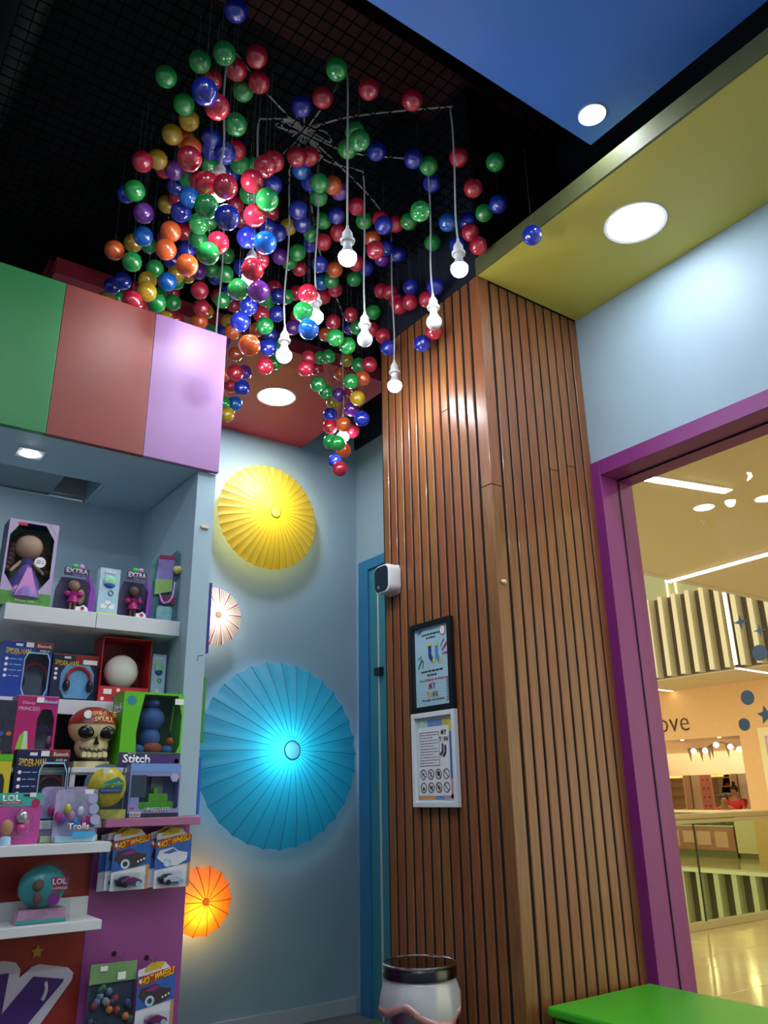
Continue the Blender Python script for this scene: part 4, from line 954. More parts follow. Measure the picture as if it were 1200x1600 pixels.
MB().ell((0, .040, .200), (.043, .036, .040), 20, 14).build('doll_head', mat('doll_skin', 'd9a98a', .5), T, smooth=True)
for sx in (-1, 1): MB().tube([(sx * .018, .042, .152), (sx * .036, .032, .13), (sx * .050, .022, .112)], [.006, .0055, .004], 8).build('doll_arm', mat('doll_skin'), T, smooth=True)
HAIR = mat('brown_hair', '5a3826', .45, noise=.4, nscale=60)
hb = MB().ell((0, .055, .210), (.050, .034, .046), 18, 12)
for sx in (-1, 1):
    for i in range(6): hb.ell((sx * (.044 + .003 * i), .05, .20 - .015 * i), (.018, .015, .015), 10, 8)
hb.build('doll_hair', HAIR, T, smooth=True)
decal(T, 'round_badge', circ(.03, .145, .017, 22), STK_W, -.002); words(T, .03, .150, .02, .002, mat('ink_grey'), 3, -.003); words(T, .03, .143, .022, .002, mat('ink_grey'), 4, -.003)

def mini_doll(label, box, hair, dress, skin, zb):
    T, w, h = toy('mini_doll_pack', label, 'toy pack', box, 2.60, zb)
    bk = mat('dark_plum_card', '4a3a5c', .5, noise=.2, nscale=40)
    MB().prism([(-w * .48, 0), (w * .48, 0), (w * .46, h * .55), (w * .28, h * .78), (-w * .34, h * .78), (-w * .46, h * .5)], .034, .038).build('back_card', bk, T)
    MB().box(-w * .48, w * .48, 0, .036, 0, .004).build('base_tray', mat('lilac_tray', 'a08ab8', .4), T)
    MB().prism([(w * .3, .004), (w * .47, .004), (w * .46, h * .5), (w * .36, h * .72), (w * .26, h * .86), (w * .2, h * .84), (w * .34, h * .55)], .002, .01).build('side_arch', mat('violet_plastic', '8a3fb0', .3), T, bevel=.001)
    MB().prism(rrect(-w * .05, h * .86, w * .62, h * .17, .004), -.002, .002).build('header_plate', mat('plum_plate', '3d3550', .4), T)
    text(T, 'EXTRA', mat('silver_ink', 'd4d0e4', .4), -w * .05, h * .88, w * .54, h * .1, y=-.003, bold=.02); text(T, 'MINIS', mat('violet_ink', '9a7ac8', .4), w * .04, h * .785, w * .36, h * .05, y=-.003)
    MB().ell((-w * .1, -.001, h * .985), (.011, .003, .008), 12, 8).build('header_charm', mat('green_charm', '3fb04a', .4), T, smooth=True)
    MB().ell((w * .06, -.001, h * .99), (.008, .003, .008), 12, 8).build('header_charm', mat('pink_charm', 'd48ac8', .4), T, smooth=True)
    S = mat(skin + '_doll', skin, .5)
    b = MB()
    for sx in (-1, 1): b.tube([(-.004 + sx * .006, .018, .003), (-.004 + sx * .007, .018, .03), (-.004 + sx * .005, .018, .045)], [.0035, .005, .006], 8)
    b.ell((-.004, .018, h * .58), (.016, .015, .017), 14, 10); b.build('doll_figure', S, T, smooth=True)
    MB().lathe([(0, .034), (.020, .034), (.014, .05), (.011, .056), (.016, .066), (.006, .072), (0, .072)], (-.004, .018, 0), 16).build('dress', mat(dress + '_sequin', dress, .25, noise=.5, nscale=200), T, smooth=True)
    for sx in (-1, 1): MB().ell((-.004 + sx * .020, .016, .062), (.011, .009, .009), 12, 8).build('puff_sleeve', mat(dress + '_sequin'), T, smooth=True)
    MB().ell((-.004, .023, h * .60), (.0185, .014, .018), 14, 10).ell((.020, .026, .056), (.014, .008, .026), 12, 8).build('hair', mat(hair + '_hair', hair, .4, noise=.3, nscale=80), T, smooth=True)
    MB().prism([(w * .0, .003), (w * .34, .003), (w * .3, .018), (w * .2, .026), (w * .12, .02), (w * .02, .018)], -.002, .001).build('cloud_print', STK_W, T)
    decal(T, 'round_badge', circ(w * .18, .014, .006, 14), PNK, -.003)
    pts = [(-w * .44, .004), (w * .28, .004), (w * .28, h * .5), (w * .16, h * .70), (-w * .2, h * .74), (-w * .40, h * .52)]
    MB().prism(pts, -.001, .0).add(*[[], []]).build('blister', CLEAR, T)
mini_doll('small doll pack with blonde doll in pink, beside the tall doll box', (88, 884, 152, 953), 'c9b07a', 'd02a8c', 'b98a68', ZS)
mini_doll('small doll pack with dark-haired doll, beside the tall iridescent pack', (188, 890, 240, 963), '2f4a8c', 'c8246e', '8a5a40', ZS)
def slim(label, box, y, zb):
    T, w, h = toy('slim_toy_box', label, 'toy box', box, y, zb)
    MB().box(-w / 2, w / 2, 0, .035, 0, h).build('carton', mat('pale_sky_carton', 'a9cbdc', .45, noise=.08, nscale=30), T, bevel=.001)
    MB().ell((0, -.001, h * .72), (w * .34, .006, h * .13), 18, 10).build('toy_pod', mat('mint_plastic', '8fd0a0', .3), T, smooth=True)
    MB().ell((0, -.0012, h * .655), (w * .28, .006, h * .075), 18, 10).build('pod_base', mat('royal_plastic', '3a4fae', .3), T, smooth=True)
    text(T, 'Bitzy', mat('cream_ink'), 0, h * .91, w * .6, h * .085, y=-.001, bold=.02)
    MB().ring(circ(w * .1, h * .48, w * .13, 16), circ(w * .1, h * .48, w * .10, 16), -.002, -.0006).build('ring_print', INK, T)
    for i in range(3): decal(T, 'cloud_print', rrect((-.2 + .2 * i) * w, h * (.2 + .07 * (i % 2)), w * .3, h * .1, w * .09), STK_W)
    decal(T, 'grass_print', rect(-w / 2, w / 2, 0, h * .08), mat('lime_print', 'b0d070', .5))
slim('slim pale blue toy box standing between the two small doll packs', (154, 888, 186, 960), 2.605, ZS)
T, w, h = toy('doll_bag_pack', 'tall iridescent curved pack with a yellow pompom, at the right shelf end', 'toy pack', (236, 856, 284, 966), 2.60, ZS)
pts = [(-w * .5, 0), (w * .4, 0), (w * .46, h * .3), (w * .36, h * .55), (w * .5, h * .7), (w * .5, h * .95), (w * .3, h), (w * .05, h * .9), (-w * .3, h * .9), (-w * .48, h * .8), (-w * .42, h * .5)]
MB().prism(pts, .012, .016).build('back_card', mat('teal_card', '5a8a8c', .4, noise=.3, nscale=20), T)
MB().prism([(-w * .36, h * .35), (w * .2, h * .42), (w * .22, h * .86), (-w * .3, h * .84)], .004, .01).build('print_panel', mat('rainbow_lilac', 'a58ac8', .4, noise=.35, nscale=14), T)
decal(T, 'print_band', [(-w * .3, h * .84), (w * .22, h * .86), (w * .22, h * .91), (-w * .28, h * .89)], PNK, .003)
decal(T, 'print_band', [(-w * .36, h * .35), (w * .2, h * .42), (w * .2, h * .58), (-w * .36, h * .56)], mat('lime_print'), .0035)
MB().tube(crom([(-w * .2, .004, h * .38), (-w * .05, .0, h * .25), (w * .2, .0, h * .32), (w * .28, .002, h * .55)], 6), .004, 8).build('glitter_strap', mat('lilac_glitter', 'c0a0d8', .2, noise=.4, nscale=150), T, smooth=True)
mb = MB(); r_ = random.Random(2)
for i in range(40):
    v = Vector((r_.gauss(0, 1), r_.gauss(0, 1), r_.gauss(0, 1))).normalized() * .008; mb.ell((w * .32 + v.x, -.002 + v.y, h * .72 + v.z), .008, 6, 5)
mb.build('pompom', mat('yellow_fluff', 'e0cc78', .9), T, smooth=True)
decal(T, 'name_print', rrect(w * .08, h * .30, w * .5, h * .1, .004), PNK, .002); decal(T, 'cloud_print', rrect(-.0, h * .11, w * .5, h * .2, .01), mat('mint_print', 'a5d0d0', .4, noise=.2, nscale=50), .002)
MB().prism([(x_ * 1.04, z_) for x_, z_ in pts], .0, .001).build('blister', CLEAR, T)

# --- back row: headphone boxes, red box
def hero_box(label, box, y, zb, right=True, closed=False, hpcol=('a02028', '20222a'), body='1d3f9a'):
    T, w, h = toy('headphone_box', label, 'toy box', box, y, zb)
    BL = mat(body + '_carton', body, .4); d = .07
    if closed:
        MB().box(-w / 2, w / 2, 0, d, 0, h).build('carton', BL, T, bevel=.0008)
        hole = octo(-w * .40 + w * .1, w * .42, h * .06, h * .80, w * .12, h * .2)
        decal(T, 'window_print', hole, mat('web_sky_print', '5f9cc8', .5, noise=.12, nscale=10))
        for a in range(5):
            an = .4 + a * .9; decal(T, 'web_print', [(w * .06, h * .43), (w * .06 + .0008, h * .43), (w * .06 + w * .36 * math.cos(an) + .0008, h * .43 + h * .34 * math.sin(an)), (w * .06 + w * .36 * math.cos(an), h * .43 + h * .34 * math.sin(an))], mat('pale_line', 'a8cce4', .6), -.0016)
        headphones(T, w * .08, h * .38, w * .62, -.006, mat('hp_red', 'a02028', .3), mat('hp_black', '20222a', .3))
        decal(T, 'corner_print', [(-w * .05, h), (w / 2, h), (w / 2, h * .78), (w * .02, h * .82)], mat('crimson_print', '8a1c22', .5))
    else:
        hole = octo(-w * .04, w * .46, h * .05, h * .80, w * .06, h * .12)
        window_box(T, w, h, d, BL, mat('grey_card', '7d8a94', .6), hole)
        octo_ring(T, hole, 1.07, mat('cyan_print', '8fc4e0', .5))
        headphones(T, w * .24, h * .36, w * .62, d * .5, mat(hpcol[0] + '_hp', hpcol[0], .3), mat(hpcol[1] + '_hp', hpcol[1], .3))
    decal(T, 'top_print', [(w * .14, h), (w / 2, h), (w / 2, h * .9), (w * .10, h * .9)], mat('crimson_print', '8a1c22', .5), -.0016) if not closed else None
    MB().box(-w / 2, w / 2, 0, d, h, h + .002).build('lid_flap', mat('orange_red_card', 'b84a34', .5), T)
    text(T, 'SPIDER-MAN', mat('gold_ink', 'd8b83a', .5), -w * .2, h * .83, w * .5, h * .11, y=-.0012, arc=-.012, bold=.02)
    decal(T, 'logo_tab', rect(-w * .26, -w * .12, h * .92, h * .965), STK_W)
    if not closed:
        text(T, 'Bluetooth', STK_W, w * .32, h * .945, w * .28, h * .06, y=-.003); decal(T, 'age_print', rect(w * .16, w * .48, h * .83, h * .885), INK, -.002); text(T, 'AGES 6+', STK_W, w * .34, h * .857, w * .22, h * .035, y=-.003)
    price(T, w * .02 if not closed else w * .3, h * .95 if not closed else h * .86, .022 if not closed else .045, .014, -.003)
    for i in range(4 if not closed else 3):
        cz = h * (.68 - .1 * i); decal(T, 'feature_icon', circ(-w * .41, cz, w * .035, 14), STK_W); words(T, -w * .22, cz, w * .26, .002, mat('pale_line', 'a8cce4', .6), i, -.001) if not closed else None
    return T, w, h
hero_box('dark blue headphone box at the left end of the back row', (0, 1003, 78, 1098), 2.62, 1.646)
hero_box('dark blue box with a big printed picture of red and black headphones', (79, 1024, 152, 1098), 2.64, 1.646, closed=True, body='1b2140')
T, w, h = toy('open_red_box', 'open-fronted red gift box with a plain white ball inside', 'toy box', (157, 997, 235, 1098), 2.62, 1.646)
RB = mat('red_card', 'b01f26', .45); RB2 = mat('deep_red_card', '701418', .5); d = .10
MB().box(-w / 2, w / 2, d - .002, d, 0, h).build('back_card', RB2, T)
MB().box(-w / 2, -w / 2 + .003, 0, d, 0, h).box(w / 2 - .003, w / 2, 0, d, 0, h).box(-w / 2, w / 2, 0, d, h - .003, h).box(-w / 2, w / 2, 0, d, 0, .003).build('carton', RB, T)
MB().box(-w / 2, w / 2, -.001, .002, 0, h * .24).build('front_card', mat('bright_red_card', 'cc2a34', .4), T)
MB().ell((0, d * .5, h * .50), (w * .34, w * .26, h * .27), 22, 14).build('plush_ball', mat('white_plush', 'e2ded6', .8), T, smooth=True)
MB().box(-w * .3, w * .3, .01, d - .01, .003, h * .22).build('inner_tray', RB2, T)
price(T, -w * .33, h * .16, .026, .016, -.002)
for i, (a, b) in enumerate(((-.42, .05), (-.2, .06), (-.12, .19), (.1, .1))): decal(T, 'dot_print', circ(a * w, b * h, .006, 12), [STK_W, mat('violet_print', '4a3a9a', .5)][i % 2], -.0015)
slim('slim pale blue toy box behind the green boxed plush', (236, 1022, 258, 1097), 2.64, 1.646)

# --- middle row
ZM = 1.4425
T, w, h = toy('animal_print_box', 'dark animal-print box cut off at the left edge of the shelf', 'toy box', (-24, 1093, 20, 1205), 2.485, ZM)
MB().box(-w / 2, w / 2, 0, .08, 0, h).build('carton', mat('dark_navy_card', '23283e', .5, noise=.4, nscale=60), T, bevel=.001)
for i in range(9): decal(T, 'spot_print', circ(random.uniform(-.1, .4) * w, random.uniform(.05, .5) * h, .007, 12, .006), [mat('amber_print', 'b8641f', .5), mat('sage_print', '7f9a74', .5), mat('blue_print', '3a5a9a', .5)][i % 3])
T, w, h = toy('headphone_box', 'magenta headphone box with a princess title', 'toy box', (21, 1088, 86, 1203), 2.49, ZM)
MG = mat('magenta_card', 'b01a6a', .45); hole = octo(w * .02, w * .44, h * .16, h * .82, w * .1, h * .14)
window_box(T, w, h, .075, MG, mat('grey_card', '7d8a94', .6), hole); headphones(T, w * .23, h * .42, w * .55, .04, mat('hp_purple', '5a2f86', .3), mat('hp_pink', 'd884b4', .35))
text(T, 'Disney', mat('pale_pink_ink', 'e8b8d4', .5), -w * .22, h * .90, w * .3, h * .055, y=-.0012); text(T, 'PRINCESS', mat('pale_pink_ink'), -w * .2, h * .82, w * .5, h * .055, y=-.0012)
decal(T, 'top_print', rect(w * .12, w * .5, h * .89, h * .97), mat('plum_print', '8a2a8c', .5)); text(T, 'Bluetooth', STK_W, w * .31, h * .93, w * .32, h * .045, y=-.003); price(T, w * .04, h * .95, .02, .015, -.003)
MB().box(-w / 2, w / 2, 0, .075, h, h + .002).build('lid_flap', mat('pink_card', 'd880b0', .5), T)
decal(T, 'gown_print', [(-w * .5, .0), (-w * .12, .0), (-w * .18, h * .36), (-w * .26, h * .5), (-w * .36, h * .42)], mat('lime_print2', '86c83c', .5)); decal(T, 'gown_print', [(-w * .3, h * .1), (-w * .1, h * .1), (-w * .18, h * .5), (-w * .26, h * .5)], mat('pale_mint_print', 'b8dcb0', .5), -.0016)

# pirate skull pack
T, w, h = toy('skull_pack', 'cream skull-shaped pack with a dark red bandana', 'toy pack', (104, 1104, 180, 1203), 2.53, ZM)
BONE = mat('bone_plastic', 'cdbf8e', .25, noise=.12, nscale=20)
sk = MB().ell((0, .0, h * .66), (w * .49, .06, h * .33), 26, 18).ell((0, -.008, h * .34), (w * .34, .045, h * .24), 22, 14)
sk.box(-w * .36, w * .36, -.03, .03, 0, h * .1)
sk.build('skull', BONE, T, smooth=True)
MB().lathe([(0, 0), (w * .36, 0), (w * .33, h * .1), (0, h * .1)], n=24).build('base', BONE, T, smooth=True)
n_ = 26; vs = []; fs = []
rows_ = 7
for j in range(rows_):
    t = .12 + (PI / 2 - .12 - .30) * j / (rows_ - 1)
    for i in range(n_):
        a = 2 * PI * i / n_; vs.append((w * .505 * math.cos(t) * math.cos(a), .063 * math.cos(t) * math.sin(a), h * .66 + h * .34 * math.sin(t)))
for j in range(rows_ - 1):
    for i in range(n_): fs.append((j * n_ + i, j * n_ + (i + 1) % n_, (j + 1) * n_ + (i + 1) % n_, (j + 1) * n_ + i))
o = MB().add(vs, fs).build('bandana', mat('dark_red_cloth_print', '8a2c22', .3, noise=.35, nscale=25), T, smooth=True)
for sx in (-1, 1):
    MB().ell((sx * w * .21, -.050, h * .56), (w * .17, .014, h * .11), 18, 10).build('eye_socket', mat('black_gloss', '0c0d10', .1), T, smooth=True)
MB().prism([(-w * .06, h * .36), (w * .06, h * .36), (0, h * .50)], -.062, -.045).build('nose_hole', mat('black_gloss'), T, bevel=.002)
for i in range(5):
    MB().prism(rrect((i - 2) * w * .105, h * .2, w * .1, h * .09, .004), -.052, -.036).build('tooth', mat('tooth_cream', 'd9cfa0', .3), T, bevel=.002)
MB().tube([((i / 16 - .5) * w * .62, -.053 + .006 * abs(i / 8 - 1), h * (.25 + .025 * math.cos(i * .8 * PI)) + h * .05 * abs(i / 8 - 1)) for i in range(17)], .0022, 6).build('mouth_line', INK, T, smooth=True)
text(T, 'PIRATE', mat('amber_ink', 'e0a03a', .4), w * .1, h * .85, w * .5, h * .085, y=-.058, bold=.02, arc=.01); text(T, 'SKULL', mat('cream_yellow_ink', 'ead27a', .4), w * .1, h * .76, w * .4, h * .08, y=-.062, bold=.02, arc=.008)
MB().disc(-w * .22, h * .84, w * .085, -.056, -.05, 18).build('round_badge', STK_W, T)

# boxed plush
T, w, h = toy('plush_toy_box', 'lime green window box with a plain blue plush shape', 'toy box', (189, 1082, 284, 1203), 2.478, ZM)
LG = mat('lime_card', '5fbf1e', .4); d = .10
hole = [(-w * .24, h * .2), (w * .42, h * .2), (w * .47, h * .3), (w * .48, h * .7), (w * .40, h * .97), (-w * .16, h * .97), (-w * .22, h * .7), (-w * .26, h * .45)]
window_box(T, w, h, d, LG, mat('dark_green_card', '2f5a24', .6, noise=.2), hole)
decal(T, 'print_panel', rect(-w * .5, w * .5, 0, h * .195), mat('plum_navy_print', '3d2a66', .5)); text(T, 'Stitch', STK_W, -w * .22, h * .115, w * .44, h * .11, y=-.002, bold=.03); text(T, 'Disney', STK_W, -w * .3, h * .18, w * .12, h * .03, y=-.002)
decal(T, 'splash_print', star(-w * .37, h * .88, w * .09, 8, .75), mat('teal_print', '2a8a96', .5)); price(T, w * .42, h * .89, .028, .018, -.002)
decal(T, 'round_badge', circ(w * .44, h * .09, .007, 14), STK_W)
MB().ell((w * .06, .05, h * .66), (w * .22, .04, h * .17), 20, 14).ell((w * .06, .05, h * .40), (w * .17, .035, h * .15), 18, 12).ell((w * .06, .048, h * .88), (w * .12, .03, h * .08), 16, 10).build('plush_shape', mat('blue_plush', '3a5f9a', .55), T, smooth=True)
MB().ell((w * .08, .03, h * .26), (w * .16, .022, h * .09), 16, 10).build('plush_accessory', mat('rust_plush', '9a4a2c', .7), T, smooth=True)
for sx in (-1, 1): MB().ell((w * (.08 + sx * .24), .03, h * .24), (w * .1, .02, h * .07), 14, 10).build('plush_paw', mat('blue_plush'), T, smooth=True)
MB().tube([(w * .40, .03, h * .86), (w * .36, .03, h * .5)], .002, 6).build('cord', mat('lime_card'), T); MB().ell((w * .36, .03, h * .36), (w * .06, .02, h * .055), 12, 8).build('cord_ball', mat('orange_plush', 'd0582a', .6), T, smooth=True)
sdT = text(T, 'Stitch', STK_W, 0, h * .78, .08, .03, name='side_lettering', y=-.0005, bold=.02)
if sdT: sdT.rotation_euler = (0, 0, -PI / 2); sdT.location = (-w / 2 - .0005, .05, 0)

# --- front row on the ledge
ZL = 1.3025
T, w, h = toy('yellow_toy_box', 'yellow and green toy box at the left end of the front row', 'toy box', (-30, 1178, 14, 1282), 2.445, ZL)
MB().box(-w / 2, w / 2, 0, .03, 0, h).build('carton', mat('yellow_card', 'd0c030', .45), T, bevel=.001); decal(T, 'top_print', rect(-w / 2, w / 2, h * .9, h), mat('lime_card')); decal(T, 'window_print', octo(-w * .3, w * .3, h * .1, h * .7, w * .1, h * .1), INK)
hero_box('navy headphone box standing in the front row behind the character packs', (20, 1172, 104, 1282), 2.445, ZL, body='1a2152')
T, w, h = toy('domed_ball_pack', 'domed clear pack around a yellow ball with green lettering', 'toy pack', (136, 1192, 199, 1277), 2.435, ZL)
MB().prism([(-w * .5, 0), (w * .5, 0), (w * .5, h * .6)] + [(w * .5 * math.cos(a), h * .6 + h * .4 * math.sin(a)) for a in [PI * i / 14 for i in range(1, 14)]] + [(-w * .5, h * .6)], .035, .038).build('back_card', mat('grey_blue_card', '62788a', .5, noise=.15), T)
MB().ell((-.001, .004, h * .56), (w * .47, .034, h * .36), 24, 16).build('yellow_ball', mat('yellow_sponge_plastic', 'd2b81e', .25, noise=.12, nscale=60), T, smooth=True)
decal(T, 'logo_plate', [(-w * .28, h * .58), (-w * .1, h * .66), (w * .16, h * .74), (w * .3, h * .66), (w * .3, h * .5), (w * .1, h * .46), (-w * .22, h * .44)], mat('teal_print'), -.029, .001)
text(T, 'SpongeBob', mat('lime_ink', 'b8d83a', .5), .004, h * .60, w * .66, h * .11, y=-.0315, bold=.02, rise=.006); decal(T, 'logo_plate', rrect(.0, h * .495, w * .56, h * .08, .004), NAVYI, -.030, .001); text(T, 'SQUAREPANTS', mat('pale_line'), .0, h * .495, w * .5, h * .05, y=-.0325)
decal(T, 'print_panel', rect(-w * .5, w * .5, 0, h * .16), mat('yellow_blue_print', 'b0ac4a', .5, noise=.4, nscale=40), .0); price(T, -w * .12, h * .86, .018, .016, -.016)
MB().prism([(-w * .5, .002), (w * .5, .002), (w * .5, h * .6)] + [(w * .5 * math.cos(a), h * .6 + h * .4 * math.sin(a)) for a in [PI * i / 14 for i in range(1, 14)]] + [(-w * .5, h * .6)], -.0362, -.0350).build('blister', CLEAR, T)
T, w, h = toy('diorama_box', 'pale violet window box with a green block diorama', 'toy box', (202, 1186, 281, 1275), 2.435, ZL)
VB = mat('periwinkle_card', '8088c0', .45); d = .055
hole = octo(-w * .30, w * .5 - .004, h * .14, h * .70, .004, .004)
window_box(T, w, h * .92, d, VB, mat('sky_violet_card', '7f7fb8', .5), hole)
MB().prism([(-w / 2, h * .92), (w / 2, h * .92), (w / 2, h), (-w / 2, h)], d - .002, d).build('hang_tab', mat('sky_blue_card', '5f92d0', .5), T); decal(T, 'hang_slot', rrect(0, h * .955, w * .16, .005, .0022), INK, d - .0025)
decal(T, 'top_print', rect(-w / 2, w / 2, h * .78, h * .92), mat('sky_blue_print', '6f9ad8', .5))
GB = mat('grass_block', '58a824', .6, noise=.15, nscale=60)
G = MB().box(-w * .38, w * .42, .012, d - .008, .012, h * .26).box(-w * .08, w * .30, .014, d - .01, h * .26, h * .40).box(w * .02, w * .1, .016, d - .012, h * .40, h * .5).build('block_base', GB, T, bevel=.001)
MB().box(w * .0, w * .24, d - .02, d - .012, h * .4, h * .72).build('stone_block', mat('stone_block', '7f7f88', .8), T)
decal(T, 'figure_window', rect(-w * .47, -w * .18, h * .34, h * .72), mat('dark_teal_print', '2a3f4c', .4, noise=.3, nscale=60))
decal(T, 'hex_print', circ(w * .38, h * .68, w * .09, 6), mat('pale_lilac_print', 'a8acd0', .5)); decal(T, 'bottom_print', rect(-w / 2, w / 2, 0, h * .07), INK, -.0005)
text(T, 'MINECRAFT', mat('stone_ink', 'a9b0a8', .5), w * .06, h * .13, w * .5, h * .075, y=-.0016, bold=.04); decal(T, 'barcode', rect(-w * .46, -w * .25, h * .01, h * .09), STK_W, -.0015); decal(T, 'logo_mark', rrect(-w * .42, h * .155, w * .09, h * .035, .003), RED)
for i in range(9): decal(T, 'barcode_bar', rect(-w * .45 + i * w * .022, -w * .45 + i * w * .022 + w * .01, h * .02, h * .08), INK, -.0024)

# --- packs on the protruding ledges
ZD = 1.2455
T, w, h = toy('doll_blister_pack', 'teal and pink blister pack with round logo at the left ledge end', 'toy pack', (-12, 1239, 64, 1318), 2.40, ZD)
MB().prism(rrect(0, h / 2, w, h, .008), .006, .009).build('back_card', mat('hot_pink_card', 'c0489a', .5, noise=.1), T); decal(T, 'top_print', rrect(0, h * .87, w, h * .26, .008), mat('aqua_card', '3fb0a0', .5), .0055)
text(T, 'LOL', STK_W, -w * .16, h * .90, w * .36, h * .13, y=.004, bold=.03); decal(T, 'logo_band', [(-w * .38, h * .78), (w * .08, h * .79), (w * .06, h * .83), (-w * .38, h * .82)], PNK, .0045); text(T, 'SURPRISE!', STK_W, -w * .15, h * .805, w * .36, h * .025, y=.003)
decal(T, 'hang_slot', rrect(w * .16, h * .95, w * .16, .005, .002), INK, .0045); decal(T, 'round_badge', circ(w * .36, h * .80, .011, 18), PNK, .0045); price(T, w * .28, h * .96, .016, .011, .004)
MB().ell((w * .06, .004, h * .42), (w * .30, .03, h * .32), 20, 14).build('blister', CLEAR, T, smooth=True)
MB().ell((w * .1, .0, h * .52), (w * .13, .012, h * .12), 14, 10).build('glitter_toy', mat('silver_glitter', 'b8b8b0', .2, metal=.6, noise=.5, nscale=150), T, smooth=True)
MB().ell((w * .1, -.002, h * .30), (w * .11, .012, h * .1), 14, 10).build('pink_toy', mat('pink_toy', 'c83a80', .3), T, smooth=True)
MB().lathe([(0, 0), (w * .12, 0), (w * .1, h * .16), (0, h * .18)], (-w * .2, -.012, 0), 14).build('cutout_base', mat('pale_line'), T); MB().ell((-w * .2, -.012, h * .33), (w * .13, .008, h * .16), 16, 10).build('cutout_shape', mat('tan_print', 'a8805c', .5), T, smooth=True)
def troll(label, box, y, zb, cols, big):
    T, w, h = toy('figure_blister_pack', label, 'toy pack', box, y, zb)
    MB().prism(rrect(0, h / 2, w, h, .012), .02, .023).build('back_card', mat(cols[0] + '_card', cols[0], .4, noise=.35, nscale=18), T)
    MB().box(-w * .48, w * .48, -.004, .022, 0, h * .12).build('base_tray', mat(cols[1] + '_tray', cols[1], .35, noise=.3, nscale=30), T, bevel=.003)
    r_ = random.Random(len(label)); 
    for i in range(7 if big else 9):
        cc = ['c8267a', '7a3aa8', 'd0c83a', 'd884b8', '3a8fd0', 'e8e4ee', 'c04a98'][i % 7]
        MB().ell(((-.34 + .115 * i + (0 if big else -.14)) * w * .9, .008, h * (.35 + .3 * r_.random())), (w * .085, .009, h * .1), 12, 8).build('bead_toy', mat(cc + '_toy', cc, .25), T, smooth=True)
    MB().prism(rrect(0, h * .54, w * .94, h * .86, .02), -.012, -.011).build('blister', CLEAR, T)
    return T, w, h
troll('wide iridescent tray pack behind the smaller clear pack on the ledge', (64, 1229, 157, 1317), 2.425, ZD, ('b0a0cc', 'b8c89a'), True)
T, w, h = troll('small clear blister pack of pink figures at the right ledge end', (88, 1233, 154, 1304), 2.385, ZD, ('b8b0d0', 'a0c8d8'), False)
text(T, 'Trolls', STK_W, w * .02, h * .3, w * .5, h * .12, y=-.013, bold=.02); decal(T, 'print_band', rect(-w * .1, w * .42, h * .1, h * .2), mat('cyan_blue_print', '3fa8e0', .4), -.0125); price(T, w * .2, h * .95, .022, .012, -.012)
for i in range(3): decal(T, 'round_badge', circ(w * (.3 + .05 * i), h * (.82 - .2 * i), w * .12, 18), mat('pale_lilac_print'), -.0125)
T, w, h = toy('globe_pack', 'domed pack with a teal globe on the lowest ledge', 'toy pack', (24, 1344, 110, 1445), 2.40, 1.0545)
MB().ell((0, .02, h * .56), (w * .43, .045, h * .36), 26, 18).build('globe', mat('teal_globe', '3a9a9c', .3, noise=.08), T, smooth=True)
MB().prism([(-w * .46, 0), (w * .46, 0), (w * .42, h * .22), (-w * .42, h * .22)], -.012, .045).build('base_tray', mat('pale_pink_tray', 'c890b0', .4, noise=.2, nscale=40), T, bevel=.002)
decal(T, 'base_print', rect(-w * .44, w * .44, .001, h * .06), mat('aqua_card'), -.0125)
decal(T, 'logo_plate', rect(w * .08, w * .40, h * .50, h * .72), PNK, -.022, .001); text(T, 'LOL', STK_W, w * .23, h * .65, w * .26, h * .1, y=-.024, bold=.03); text(T, 'SURPRISE!', STK_W, w * .24, h * .54, w * .28, h * .035, y=-.024)
decal(T, 'round_badge', circ(w * .16, h * .37, w * .11, 18), mat('plum_print'), -.022, .001)
MB().ell((-w * .13, -.020, h * .60), (w * .12, .006, h * .1), 14, 10).ell((-w * .13, -.020, h * .40), (w * .09, .006, h * .11), 12, 8).build('doll_print', mat('brown_print', '6a4a38', .5), T, smooth=True)
MB().prism([(-w * .48, 0), (w * .48, 0), (w * .46, h * .56)] + [(w * .46 * math.cos(a), h * .56 + h * .44 * math.sin(a)) for a in [PI * i / 14 for i in range(1, 14)]] + [(-w * .46, h * .56)], -.0262, -.0252).build('blister', CLEAR, T)

